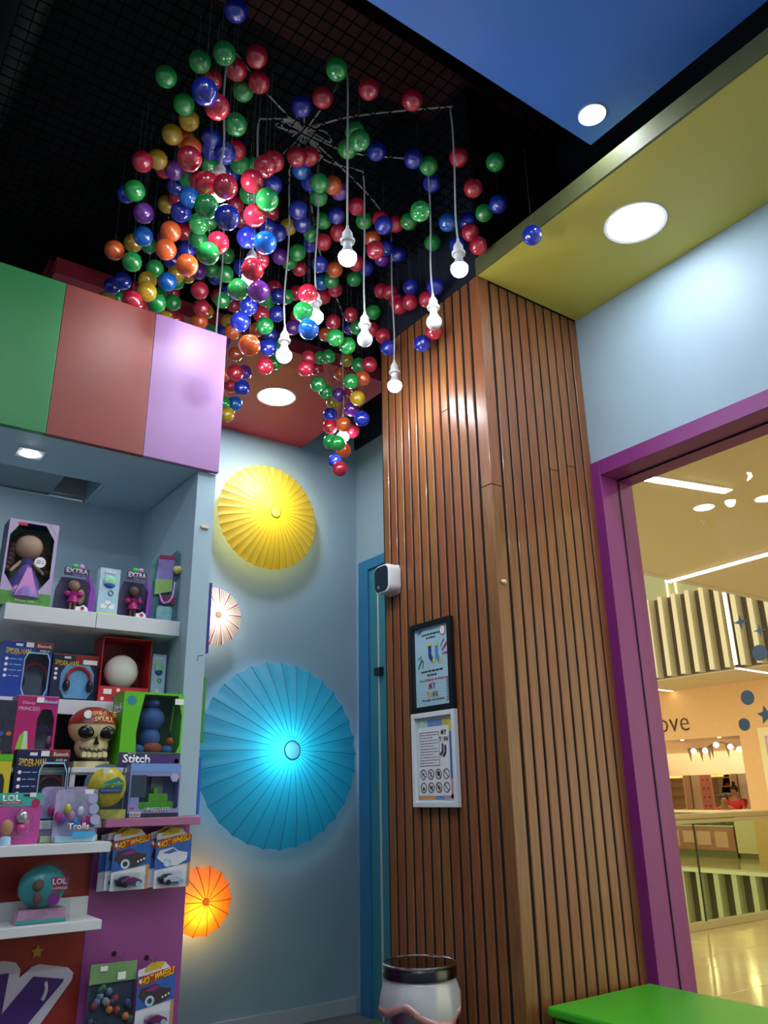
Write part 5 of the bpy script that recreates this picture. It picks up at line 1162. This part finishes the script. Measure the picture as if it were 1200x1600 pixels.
# --- hooks and carded cars on the purple panel
def hook(label, x, z, l):
    T = thing('peg_hook', label, 'hook', (x, 2.5, z))
    MB().tube(crom([(0, 0, 0), (0, -l * .8, -.004), (0, -l * .98, .0), (0, -l, .012)], 6), .0016, 6).build('wire', mat('chrome_wire', 'c8c8cc', .2, metal=1), T, smooth=True)
    MB().disc(0, 0, .007, -.003, 0, 12).build('mount', BLACK, T)
hook('wire hook holding the purple car cards', .822, 1.268, .075); hook('wire hook holding the white car cards', .952, 1.268, .075)
hook('lower wire hook holding the blue mesh bag', .835, .945, .075); hook('lower wire hook holding a single car card', .930, .925, .075)
def carded(label, cx, y, ztop, w=.108, h=.160, car='7a2a6a', bigcar='3a2f3a', detail=True, tilt=0, back='2a5fb0', win='8a2a80'):
    T = thing('carded_toy_car', label, 'toy pack', (cx, y, ztop - h), tilt, 'carded toy cars on the purple panel')
    top = [(-w / 2, 0), (w / 2, 0), (w / 2, h * .86), (w * .36, h * .88), (w * .2, h * .985), (-w * .12, h), (-w * .3, h * .93), (-w / 2, h * .90)]
    MB().prism(top, 0, .0012).build('card', mat('white_card', 'd9dbe0', .45), T)
    decal(T, 'sky_print', [(-w / 2, h * .30), (w / 2, h * .40), (w / 2, h * .86), (-w / 2, h * .80)], mat(back + '_card', back, .45, noise=.2, nscale=30))
    decal(T, 'edge_print', rect(w * .42, w * .5, .0, h * .42), mat('amber_edge', 'c08a5a', .5), -.0005)
    decal(T, 'top_print', [(-w * .3, h * .93), (-w * .12, h), (w * .2, h * .985), (w * .1, h * .9), (-w * .35, h * .86)], mat('gold_card', 'd0b02a', .5), -.0008)
    decal(T, 'flame_print', [(-w * .48, h * .66), (-w * .34, h * .66), (w * .2, h * .76), (w * .5, h * .80), (w * .46, h * .9), (w * .1, h * .86), (-w * .36, h * .8), (-w * .5, h * .76)], mat('flame_red', 'b02a1e', .5), -.0014)
    text(T, 'HOT WHEELS', mat('flame_yellow', 'e8c020', .5), .002, h * .775, w * .88, h * .12, y=-.0024, bold=.03, shear=.15, rise=.022)
    decal(T, 'round_badge', circ(-w * .43, h * .73, .005, 12), STK_W, -.0024)
    if detail:
        C = mat(bigcar + '_print', bigcar, .5)
        decal(T, 'car_print', [(-w * .46, h * .5), (-w * .4, h * .62), (-w * .02, h * .67), (w * .14, h * .60), (w * .4, h * .57), (w * .38, h * .45), (w * .12, h * .36), (-w * .12, h * .36), (-w * .3, h * .42)], C, -.0016)
        decal(T, 'windscreen_print', [(-w * .3, h * .58), (-w * .02, h * .65), (w * .1, h * .60), (-w * .12, h * .56)], mat(win + '_print', win, .4), -.0026)
        MB().ring(circ(-w * .16, h * .42, .013, 16), circ(-w * .16, h * .42, .007, 16), -.0036, -.0026).build('wheel_print', mat('pale_line'), T)
        for i in range(3): decal(T, 'headlamp_print', circ(w * (.18 + .08 * i), h * (.45 + .02 * i), .0028, 10), STK_W, -.0026)
    CM = mat(car + '_car', car, .25, coat=.5)
    K = MB().prism([(-w * .27, h * .10), (w * .27, h * .10), (w * .28, h * .15), (w * .18, h * .18), (w * .06, h * .215), (-w * .12, h * .21), (-w * .2, h * .175), (-w * .28, h * .165)], -.022, -.003).build('toy_car', CM, T, bevel=.002)
    for wx in (-.17, .17): MB().disc(wx * w, h * .10, .0075, -.0235, -.002, 14).build('wheel', mat('pale_line') if wx > 0 else BLACK, K, smooth=False)
    MB().prism(rrect(0, h * .16, w * .72, h * .22, .008), -.027, -.0262).build('blister', CLEAR, T)
    return T
carded('car card with a dark purple car, in front on the left hook', .8405, 2.440, 1.2745, h=.163)
carded('card hanging just behind the purple car card', .826, 2.452, 1.2770, car='2a2a30', bigcar='20242c', h=.163, tilt=.06)
carded('rearmost card on the left hook, mostly hidden', .812, 2.472, 1.2740, detail=False, car='3a3a44', h=.163, tilt=.10)
carded('car card with a white and blue car, in front on the right hook', .9655, 2.440, 1.2725, car='d8d4e4', bigcar='d0d4e0', h=.163, win='3a62b8')
carded('card hanging just behind the white car card', .951, 2.454, 1.2760, car='2f2f36', bigcar='1c1e24', h=.163, tilt=.06)
carded('car card on the lower hook beside the blue bag', .9415, 2.440, .922, h=.163)
T = thing('figure_bag', 'clear bag of small blue figures under a green header, on the lower hook', 'toy pack', (.822, 2.452, .76))
w, h = .128, .172
MB().prism([(-w / 2, h * .72), (w / 2, h * .72), (w / 2, h * .99), (-w / 2, h)], -.002, .002).build('header_card', mat('dull_green_card', '6f9a64', .55, noise=.15), T)
MB().box(-w / 2, w / 2, .004, .006, 0, h * .74).build('back_film', mat('dark_slate_film', '3a4458', .3), T)
r_ = random.Random(8)
for i in range(22):
    cc = ['3a4a80', '6a7aa0', '20242e', '3f6a4a', 'a03a40', 'd0803a', '8a94a8', '2a3a6a'][i % 8]
    MB().ell((r_.uniform(-.42, .42) * w, -.006, r_.uniform(.05, .66) * h), (.010, .007, .010), 10, 7).build('figure_piece', mat(cc + '_toy', cc, .25), T, smooth=True)
MB().prism(rect(-w / 2, w / 2, 0, h * .74), -.0165, -.0158).build('bag_film', CLEAR, T)
price(T, .022, h * .80, .022, .018, -.003); price(T, -.028, h * .93, .02, .012, -.003)

# --- big letter and star on the dark red panel
T = thing('sign_letter', 'large purple letter Y with a thick pale outline on the dark red panel', 'sign', (.60, 2.4995, .40))
Yp = [(-.13, .53), (-.040, .531), (-.0457, .438), (.0224, .516), (.1018, .501), (.0985, .4935), (.0, .385), (-.03, .34), (-.045, .18), (-.14, .18), (-.12, .35), (-.16, .5)]
MB().prism([(-.14, .56), (-.057, .561), (-.026, .554), (-.012, .536), (-.0125, .516), (.0143, .5385), (.0337, .5434), (.110, .5265), (.126, .5115), (.124, .495), (.03, .37), (.0, .33), (-.02, .15), (-.17, .15), (-.15, .34), (-.19, .5)], -.008, 0).build('outline', mat('pale_lilac_board', 'b8b4c8', .5), T, bevel=.002)
MB().prism(Yp, -.012, -.008).build('letter_face', mat('deep_purple_face', '3a1a66', .4), T, bevel=.001)
MB().tube(crom([(.053, -.0125, .500), (.057, -.0125, .480), (.050, -.0125, .458)], 6), .005, 8).build('shine_stroke', mat('pale_lilac_board'), T, smooth=True)
q = onY(58, 1487, 2.498)
tag(MB().prism(star(0, 0, .018, 5, .5), -.003, 0).build('wall_star', mat('dull_gold_paint', 'a8801f', .5), loc=(q.x, 2.4995, q.z), bevel=.0008), 'small gold star above the big purple letter', 'star')

# ================================================================ the mall outside the window
MC = mat('cream_ceiling_paint', 'cdbb8e', .7); MW = mat('cream_wall_paint', 'c8bd9c', .7); PEACH = mat('peach_paint', 'd3a468', .6, noise=.03)
YR, XF, XS = 5.62, 14.0, 16.0
fl = thing('floor_mall', None, None, (0, 0, 0), kind='structure')
TILE = mat('polished_tile', 'cdb88c', .12, noise=.08, nscale=2)
MB().box(XW + .2, 22, -4, YF - .1, -.3, -.012).box(XR + .11, 22, YF - .1, YR + .1, -.3, -.012).build('floor_slab', mat('grout', '8f8468', .7), fl)
to = MB().box(0, .893, 0, .893, -.012, 0).build('floor_tile', TILE, fl, bevel=.002, seg=1); first = True
for i in range(16):
    for j in range(8):
        if XW + .21 + .9 * i < XR + .1 and YR + .02 - .9 * j > YF: continue
        o = to if first else to.copy()
        if not first: COL.objects.link(o)
        first = False; o.location = (XW + .21 + .9 * i, YR + .02 - .9 * (j + 1), 0)
struct('ceiling_mall', MB().box(XW + .16, 24, -4, YF - .1, 3.8, 4.25).box(XR + .11, 24, YF - .1, YR, 3.8, 4.25), MC)
struct('trim_5', MB().box(XR + .2, 24, YR - .02, YR + .06, 3.79, 3.86), MW)
# linear lights on the near ceiling
def bar_light(label, a, b, z, w, s, group=None):
    a = Vector((a[0], a[1], z)); b = Vector((b[0], b[1], z)); T = thing('linear_light', label, 'ceiling light', (a + b) / 2, math.atan2(b.y - a.y, b.x - a.x), group); L = (b - a).length
    MB().box(-L / 2 - .01, L / 2 + .01, -w / 2 - .008, w / 2 + .008, -.012, 0).build('channel', WHITE, T)
    MB().box(-L / 2, L / 2, -w / 2, w / 2, -.016, -.011).build('diffuser', mat('bar_led_%g' % s, 'ffffff', .5, emit=s, ecol='fff3d8'), T)
A = onZ(1001, 744, 3.8); B = onZ(1137, 766, 3.8); bar_light('white linear light at the top left of the mall ceiling', A, B, 3.8, .09, MALL)
A = onZ(1043, 908, 3.8); B = onZ(1200, 864, 3.8); D_ = (B - A); bar_light('long white linear light slanting across the mall ceiling edge', A, A + D_ * 1.4, 3.8, .09, MALL)
for x_, y_, wh in ((5.0, .6, 'first'), (8.0, 1.2, 'second'), (11.5, 2.5, 'farthest'), (4.2, -1.6, 'nearest'), (8.0, -1.8, 'fourth')): bar_light('linear light out of view along the mall ceiling, ' + wh + ' of them', (x_, y_ - .7), (x_ + .2, y_ + .7), 3.8, .09, MALL, 'linear lights of the mall')
q = onZ(1100, 793, 3.8); round_lamp('ceiling_spot', 'small round spot between the two linear lights of the mall', q.x, q.y, 3.8, .085, 14.0)
q = onZ(1196, 779, 3.8); round_lamp('ceiling_spot', 'small round spot at the right edge of the mall ceiling', q.x, q.y, 3.8, .085, 14.0)
q = onZ(1099, 814, 3.8); T = thing('sprinkler', 'tiny sprinkler head below the round spot in the mall ceiling', 'sprinkler', q)
MB().lathe([(0, 0), (.03, 0), (.028, -.008), (.008, -.01), (.008, -.03), (.02, -.034), (0, -.036)], n=12).build('head', mat('satin_trim'), T)
# near glass railing
T = thing('glass_railing', 'glass balustrade with a pale metal handrail in the mall', 'railing', (XR + .2, YR, 0))
RL = 16.0 - XR
MB().box(0, RL, -.05, .03, 0, .07).build('base_channel', mat('pale_metal', 'c4b88e', .35, metal=.3), T, bevel=.004)
MB().lathe([(.032, 0), (.032, RL)], (0, -.01, 1.09), 14, 'x').build('handrail', mat('handrail_metal', 'cfc59a', .25, metal=.5), T, smooth=True)
MB().box(0, RL, -.03, .01, 1.02, 1.055).build('clamp_rail', mat('pale_metal'), T)
gx = 0; GLR = mat_glass('railing_glass', 'dbe6d0', .02, .6)
xs_ = []
q = onY(1090, 1350, YR); j0 = (q.x - XR - .2) % 1.8
xs_ = [j0 + 1.8 * i for i in range(-1, 8)]
for a, b in zip(xs_, xs_[1:]):
    a = max(a, 0) + .008; b = min(b, RL) - .008
    if b - a > .1: MB().box(a, b, -.016, -.006, .06, 1.03).build('glass_panel', GLR, T)
for a in xs_:
    if 0 < a < RL: MB().box(a - .008, a + .008, -.018, -.004, .06, 1.03).build('joint_strip', mat('dark_seal', '2a2c24', .5), T)
# far side: slab edges with fins
far = thing('floor_far_gallery', None, None, kind='structure')
MB().box(XF + .3, 26, -2, 24, -.25, 0).build('gallery_slab', TILE, far); MB().box(XF, XF + .3, -2, 24, -.06, 0).build('slab_edge', mat('pale_edge', 'd8cfb0', .5), far)
BRN = mat('brown_backing', '4c3c2a', .7, noise=.1); FIN = mat('pale_fin', 'c2b896', .5)
def fins(label, z0, z1, xa, y0, y1, p, name):
    T = thing(name, label, 'fascia', (xa, 0, z0)); H_ = z1 - z0
    MB().box(.20, .26, y0, y1, 0, H_).build('backing', BRN, T)
    f0 = MB().box(0, .2, 0, .10, 0, H_).build('fin', FIN, T); y_ = y0; k_ = 0
    while y_ < y1:
        o = f0 if k_ == 0 else f0.copy()
        if k_: COL.objects.link(o)
        o.location = (0, y_, 0); y_ += p; k_ += 1
fins('upper gallery edge with pale upright fins over brown', 3.535, 5.15, XF, 5.9, 13.4, .32, 'gallery_fascia')
fins('lower gallery edge with pale upright fins seen through the railing glass', -1.75, -.06, XF + .02, 7.2, 12.6, .36, 'gallery_fascia')
struct('ceiling_far_gallery', MB().box(XF + .27, 26, -2, 24, 3.50, 3.535), MC)
struct('floor_upper_gallery', MB().box(XF + .3, 26, -2, 24, 4.0, 4.9), MW)
struct('wall_upper_gallery', MB().box(17.5, 17.6, -2, 24, 4.9, 8.5), mat('sage_paint', 'a9ad8a', .7))
struct('ceiling_upper_gallery', MB().box(XF + .2, 18, -2, 24, 8.5, 8.6), MC)
for yy, wh in ((11.95, 'left'), (11.7, 'right')):
    T = thing('light_bar', 'thin upright light on the upper gallery wall, ' + wh + ' of a pair', 'light bar', (17.48, yy, 5.0)); MB().box(-.01, .02, -.012, .012, 0, 1.5).build('diffuser', mat('bar_led_c', 'ffffff', .5, emit=4, ecol='ffe07a'), T); MB().box(0, .02, -.03, .03, -.02, 0).build('end_cap', WHITE, T)
T = thing('light_bar', 'bright upright light bar fixed to the gallery fins', 'light bar', (XF - .03, 8.32, 3.55))
MB().box(0, .03, -.035, .035, 0, 1.4).build('housing', WHITE, T); MB().box(-.012, 0, -.032, .032, 0, 1.4).build('diffuser', mat('bar_led_b', 'ffffff', .5, emit=6, ecol='ffe9b8'), T)
bar_light('linear light on the far gallery ceiling at the right', (14.0, 8.33), (15.9, 8.42), 3.50, .08, 8); bar_light('short linear light on the far gallery ceiling above the shop name', (15.2, 11.1), (15.95, 11.15), 3.50, .08, 8)
struct('floor_lower_gallery', MB().box(4, 26, YR + .2, 24, -4.6, -4.5), mat('lower_floor', '8f7f60', .4))
# far shop front
sh = thing('wall_shop_front', None, None, kind='structure')
YA, YBq = 13.0, 9.71          # opening, far end and right end
MB().box(XS, XS + .15, -2, 24, 2.43, 3.50).box(XS, XS + .15, 9.28, YBq, 0, 2.43).box(XS, XS + .15, 13.0, 24, 0, 2.43).box(XS, XS + .15, -2, 7.6, 0, 2.43).build('front_wall', PEACH, sh)
T = thing('shop_sign', 'thin dark lettering love on the peach shop front', 'sign', (XS - .004, 11.32, 2.80), -PI / 2)
text(T, 'love', mat('dark_sign_paint', '3a2414', .6), .0, 0.02, .92, .42, th=.008, bold=-.012)
in_ = thing('wall_shop_interior', None, None, kind='structure')
PKW = mat('pale_pink_paint', 'f0dcc4', .6); MB().box(20.2, 20.3, 9.3, 15, 0, 3.0).box(XS + .15, 20.2, 9.28, 9.36, 0, 3.0).box(XS + .15, 20.2, 14.9, 15, 0, 3.0).build('interior_wall', PKW, in_)
MB().box(XS + .15, 20.2, 9.3, 15, 2.62, 2.66).build('interior_ceiling', mat('pale_lilac_paint', 'd8c0cc', .6), in_)
MB().box(18.2, 18.35, 9.4, 13.2, 1.72, 2.25).build('bulkhead', mat('cream_bulkhead', 'ead6b8', .6), in_)
WARM = 9
for y_, wh in ((10.2, 'rightmost'), (11.2, 'second from the right'), (12.2, 'third from the right'), (13.1, 'leftmost')):
    T = thing('shop_spot', 'warm ceiling spotlight in the far shop, ' + wh, 'spotlight', (17.6, y_, 2.6), group='spotlights in the far shop')
    MB().lathe([(0, 0), (.07, 0), (.07, -.05), (0, -.05)], n=14).build('can', WHITE, T); MB().ell((0, 0, -.06), (.06, .06, .02), 12, 6).build('lens', mat('shop_warm', 'ffffff', .5, emit=WARM * 26, ecol='ffe2b0'), T)
# wall niches with shelves
def niche(label, y0, y1):
    T = thing('wall_niche', label, 'shelf niche', (20.19, (y0 + y1) / 2, .9)); w = y1 - y0
    MB().box(-.03, 0, -w / 2, w / 2, 0, 1.0).build('back_board', mat('warm_board', 'f0d8a0', .5), T)
    for a in (-w / 2, w / 2 - .04): MB().box(-.3, 0, a, a + .04, 0, 1.0).build('side_board', mat('cream_bulkhead'), T)
    for k_ in range(4): MB().box(-.3, 0, -w / 2 + .04, w / 2 - .04, .1 + .22 * k_, .13 + .22 * k_).build('shelf_board', mat('tan_board', 'b08a4a', .5), T)
    MB().box(-.28, -.24, -w / 2 + .05, w / 2 - .05, .97, .99).build('light_strip', mat('niche_led', 'ffffff', .5, emit=30, ecol='ffd890'), T)
niche('lit shelf niche on the left in the far shop', 13.9, 14.7); niche('lit shelf niche in the middle of the far shop', 12.5, 13.1)
T = thing('poster', 'pink and cream poster between the lit shelf niches', 'poster', (20.18, 13.45, .85), -PI / 2); MB().box(-.16, .16, -.01, 0, 0, .95).build('sheet', mat('pink_poster', 'e6a090', .6), T)
for i in range(8): decal(T, 'poster_mark', star(-.07 + .14 * (i % 2), .12 + .22 * (i // 2), .045), RED, -.011)
T = thing('poster', 'tan poster with a red bow hanging at the right in the far shop', 'poster', (20.17, onX(1141, 1226, 20.17).y, 1.45), -PI / 2); MB().prism([(-.28, -.15), (.2, -.15), (.14, .3), (-.14, .3)], -.01, 0).build('sheet', mat('tan_poster', 'c89a50', .6), T); decal(T, 'bow_print', [(-.12, .0), (-.03, .05), (.06, .0), (.06, .1), (-.03, .07), (-.12, .1)], RED, -.011)
# bunting with bulbs
P0 = onX(1075, 1170, 17.0); P1 = onX(1158, 1168, 17.0)
pts = crom([(17.0, P0.y, 2.28), (17.0, (P0.y * 2 + P1.y) / 3, 2.27), (17.0, (P0.y + P1.y * 2) / 3 + .1, 2.38), (17.0, P1.y, 2.24)], 8)
T = thing('bunting', 'string of dark pennants and round bulbs across the far shop', 'bunting', (17.0, (P0.y + P1.y) / 2, 2.3)); TL = -T.location
MB().tube(pts, .008, 5).build('string', INK, T, loc=TL)
for i in (1, 6, 10, 12, 19): p = pts[i]; MB().prism([(-.05, 0), (.05, 0), (.01, -.3)], -.004, .004).build('pennant', mat('grey_brown_cloth', '7a6450', .8), T, loc=Vector(p) + TL).rotation_euler = (0, 0, -PI / 2)
for i in (3, 8, 15, 20, 23): MB().ell((0, 0, 0), .06, 12, 8).build('bulb', mat('shop_bulb', 'ffffff', .5, emit=9, ecol='fff0c8'), T, smooth=True, loc=Vector(pts[i]) + Vector((0, 0, -.05)) + TL)
# counter
T = thing('shop_counter', 'shop counter with a pink patchwork front and glass case', 'counter', (16.6, 11.9, 0))
MB().box(0, .7, -1.35, 1.2, 0, .14).build('plinth', mat('olive_plinth', '6f6a40', .6), T); MB().box(-.02, .7, -1.35, 1.2, .14, .62).build('front_panel', mat('dusty_pink', 'b0705c', .6, noise=.15, nscale=4), T)
for i in range(6): MB().box(-.03, -.02, -1.2 + .4 * i, -.9 + .4 * i + .04 * (i % 2), .2 + .04 * (i % 3), .52).build('patch', mat('pale_patch', 'd8a48c', .6), T)
MB().box(0, .7, -1.35, 1.2, .62, .64).build('case_floor', WHITE, T); MB().box(-.01, .0, -1.35, 1.2, .64, .90).build('case_glass', GLR, T); MB().box(-.02, .72, -1.36, 1.22, .90, .94).build('top', mat('cream_top', 'e0cfa4', .4), T, bevel=.004)
for i in range(6): MB().ell((.3, -1.1 + .42 * i, .72), (.1, .12, .07), 12, 8).build('display_item', mat(['pale_mint', 'white_goods', 'dark_goods'][i % 3], ['c8d0b0', 'e8e0d0', '5a5040'][i % 3], .6), T, smooth=True)
T = thing('till_cabinet', 'plain cream cabinet at the right end of the shop counter', 'cabinet', (16.6, 10.1, 0)); MB().box(0, .7, -.35, .42, .1, .93).build('body', mat('cream_cabinet', 'd9c79a', .5), T, bevel=.005); MB().box(.03, .7, -.33, .40, 0, .1).build('plinth', mat('olive_plinth'), T); MB().box(-.02, .7, -.36, .44, .93, .96).build('top', mat('cream_top'), T)
# neighbouring shop window
T = thing('display_window', 'pink lit shop window at the right edge of the mall view', 'shop window', (XS + .02, 8.45, 0))
MB().ring(rect(-.83, .85, 0, 2.55), rect(-.70, .72, .1, 2.38), -.05, .05).build('frame', mat('cream_frame', 'd9c890', .5), T).rotation_euler = (0, 0, -PI / 2)
MB().box(.3, .32, -.9, .9, .1, 2.4).build('backdrop', mat('pink_backdrop', 'c87ab0', .6, noise=.35, nscale=5), T); MB().box(.02, .03, -.72, .70, 1.95, 2.38).build('top_panel', mat('lilac_panel', 'c89ad8', .5, emit=.5), T)
for k_ in range(3): MB().box(.12, .30, -.7, .7, .5 + .5 * k_, .52 + .5 * k_).build('shelf_board', WHITE, T)
# two people in red behind the counter
def person(label, p, rz, lean, bun, side):
    T = thing('person', label, 'person', p, rz)
    def skin(name, V, E, Rr, m, root, par):
        me = bpy.data.meshes.new(name); me.from_pydata(V, E, []); o = link(name, me, m, par)
        md = o.modifiers.new('skin', 'SKIN'); md.use_smooth_shade = True
        for i, r in enumerate(Rr): me.skin_vertices[0].data[i].radius = r if isinstance(r, tuple) else (r, r)
        me.skin_vertices[0].data[root].use_root = True
        s_ = o.modifiers.new('sub', 'SUBSURF'); s_.levels = 1; s_.render_levels = 2; return o
    L = lean; dz = L * .9
    V = [(0, 0, .56), (-.03 - L * .3, 0, .78), (-.05 - L * .75, 0, 1.0), (-.07 - L, 0, 1.09), (-.09 - L * 1.15, 0, 1.20), (-.10 - L * 1.2, 0, 1.29),
         (-.05 - L * .75, .18, .98), (-.14 - L, .22, .80), (-.32 - L, .16, .72), (-.05 - L * .75, -.18, .98), (-.14 - L, -.22, .80), (-.32 - L, -.16, .72),
         (-.02, .1, .54), (-.42, .12, .52), (-.40, .12, .10), (-.52, .12, .05), (-.02, -.1, .54), (-.42, -.12, .52), (-.40, -.12, .10), (-.52, -.12, .05),
         (-.40 - L, .14, .72), (-.40 - L, -.14, .72)]
    V = [(a, b, c - (dz if c > .9 else dz * .5 if c > .7 else 0)) for a, b, c in V]
    E = [(0, 1), (1, 2), (2, 3), (3, 4), (4, 5), (2, 6), (6, 7), (7, 8), (2, 9), (9, 10), (10, 11), (0, 12), (12, 13), (13, 14), (14, 15), (0, 16), (16, 17), (17, 18), (18, 19), (8, 20), (11, 21)]
    R_ = [.15, .13, .14, .05, .085, .07, .055, .045, .03, .055, .045, .03, .09, .065, .045, .035, .09, .065, .045, .035, .028, .028]
    b = skin('body', V, E, R_, mat('skin_tone', 'a87858', .55), 0, T)
    skin('red_shirt', V[:3] + [V[6], V[7], V[9], V[10]], [(0, 1), (1, 2), (2, 3), (3, 4), (2, 5), (5, 6)], [.165, .15, .16, .075, .06, .075, .06], mat('red_cloth', 'b01c1c', .7), 0, T)
    hd = V[4]; mb = MB().ell((hd[0] + .025, 0, hd[2] + .05), (.095, .092, .105), 16, 12)
    if bun: mb.ell((hd[0] + .03, 0, hd[2] + .185), .045, 12, 8)
    else: mb.tube([(hd[0] + .09, 0, hd[2] + .05), (hd[0] + .2, .06, hd[2] + .06), (hd[0] + .3, .1, hd[2] + .02)], [.03, .03, .012], 8)
    mb.build('hair', mat('dark_hair', '1c1210', .5), T, smooth=True)
    for sy in (-1, 1): MB().ell((hd[0] - .083, sy * .03, hd[2] + .01), (.008, .011, .007), 8, 6).build('eye', BLACK, T)
    MB().ell((hd[0] - .092, 0, hd[2] - .018), (.014, .012, .02), 8, 6).build('nose', mat('skin_tone'), T, smooth=True); MB().ell((hd[0] - .082, 0, hd[2] - .05), (.008, .022, .006), 8, 6).build('mouth', mat('lip_tone', '8a4a40', .5), T)
    st = thing('stool', 'stool under the ' + label.split(' person')[0] + ' person', 'stool', (p[0], p[1], 0)); sz = p[2]
    MB().lathe([(0, .40 + sz), (.17, .40 + sz), (.17, .43 + sz), (0, .44 + sz)], n=20).build('seat', mat('tan_board'), st); MB().lathe([(.025, 0), (.025, .40 + sz)], n=10).build('post', mat('satin_trim'), st); MB().lathe([(0, 0), (.18, 0), (.18, .015), (0, .02)], n=20).build('foot', mat('satin_trim'), st)
q = onX(1150, 1240, 18.75); person('upright seated person in red with a hair bun behind the counter', (18.75, q.y, .13), 0.1, .0, True, 1)
q = onX(1130, 1250, 18.05); person('leaning seated person in red bent over the shop counter', (18.05, q.y - .05, .09), .5, .16, False, -1)
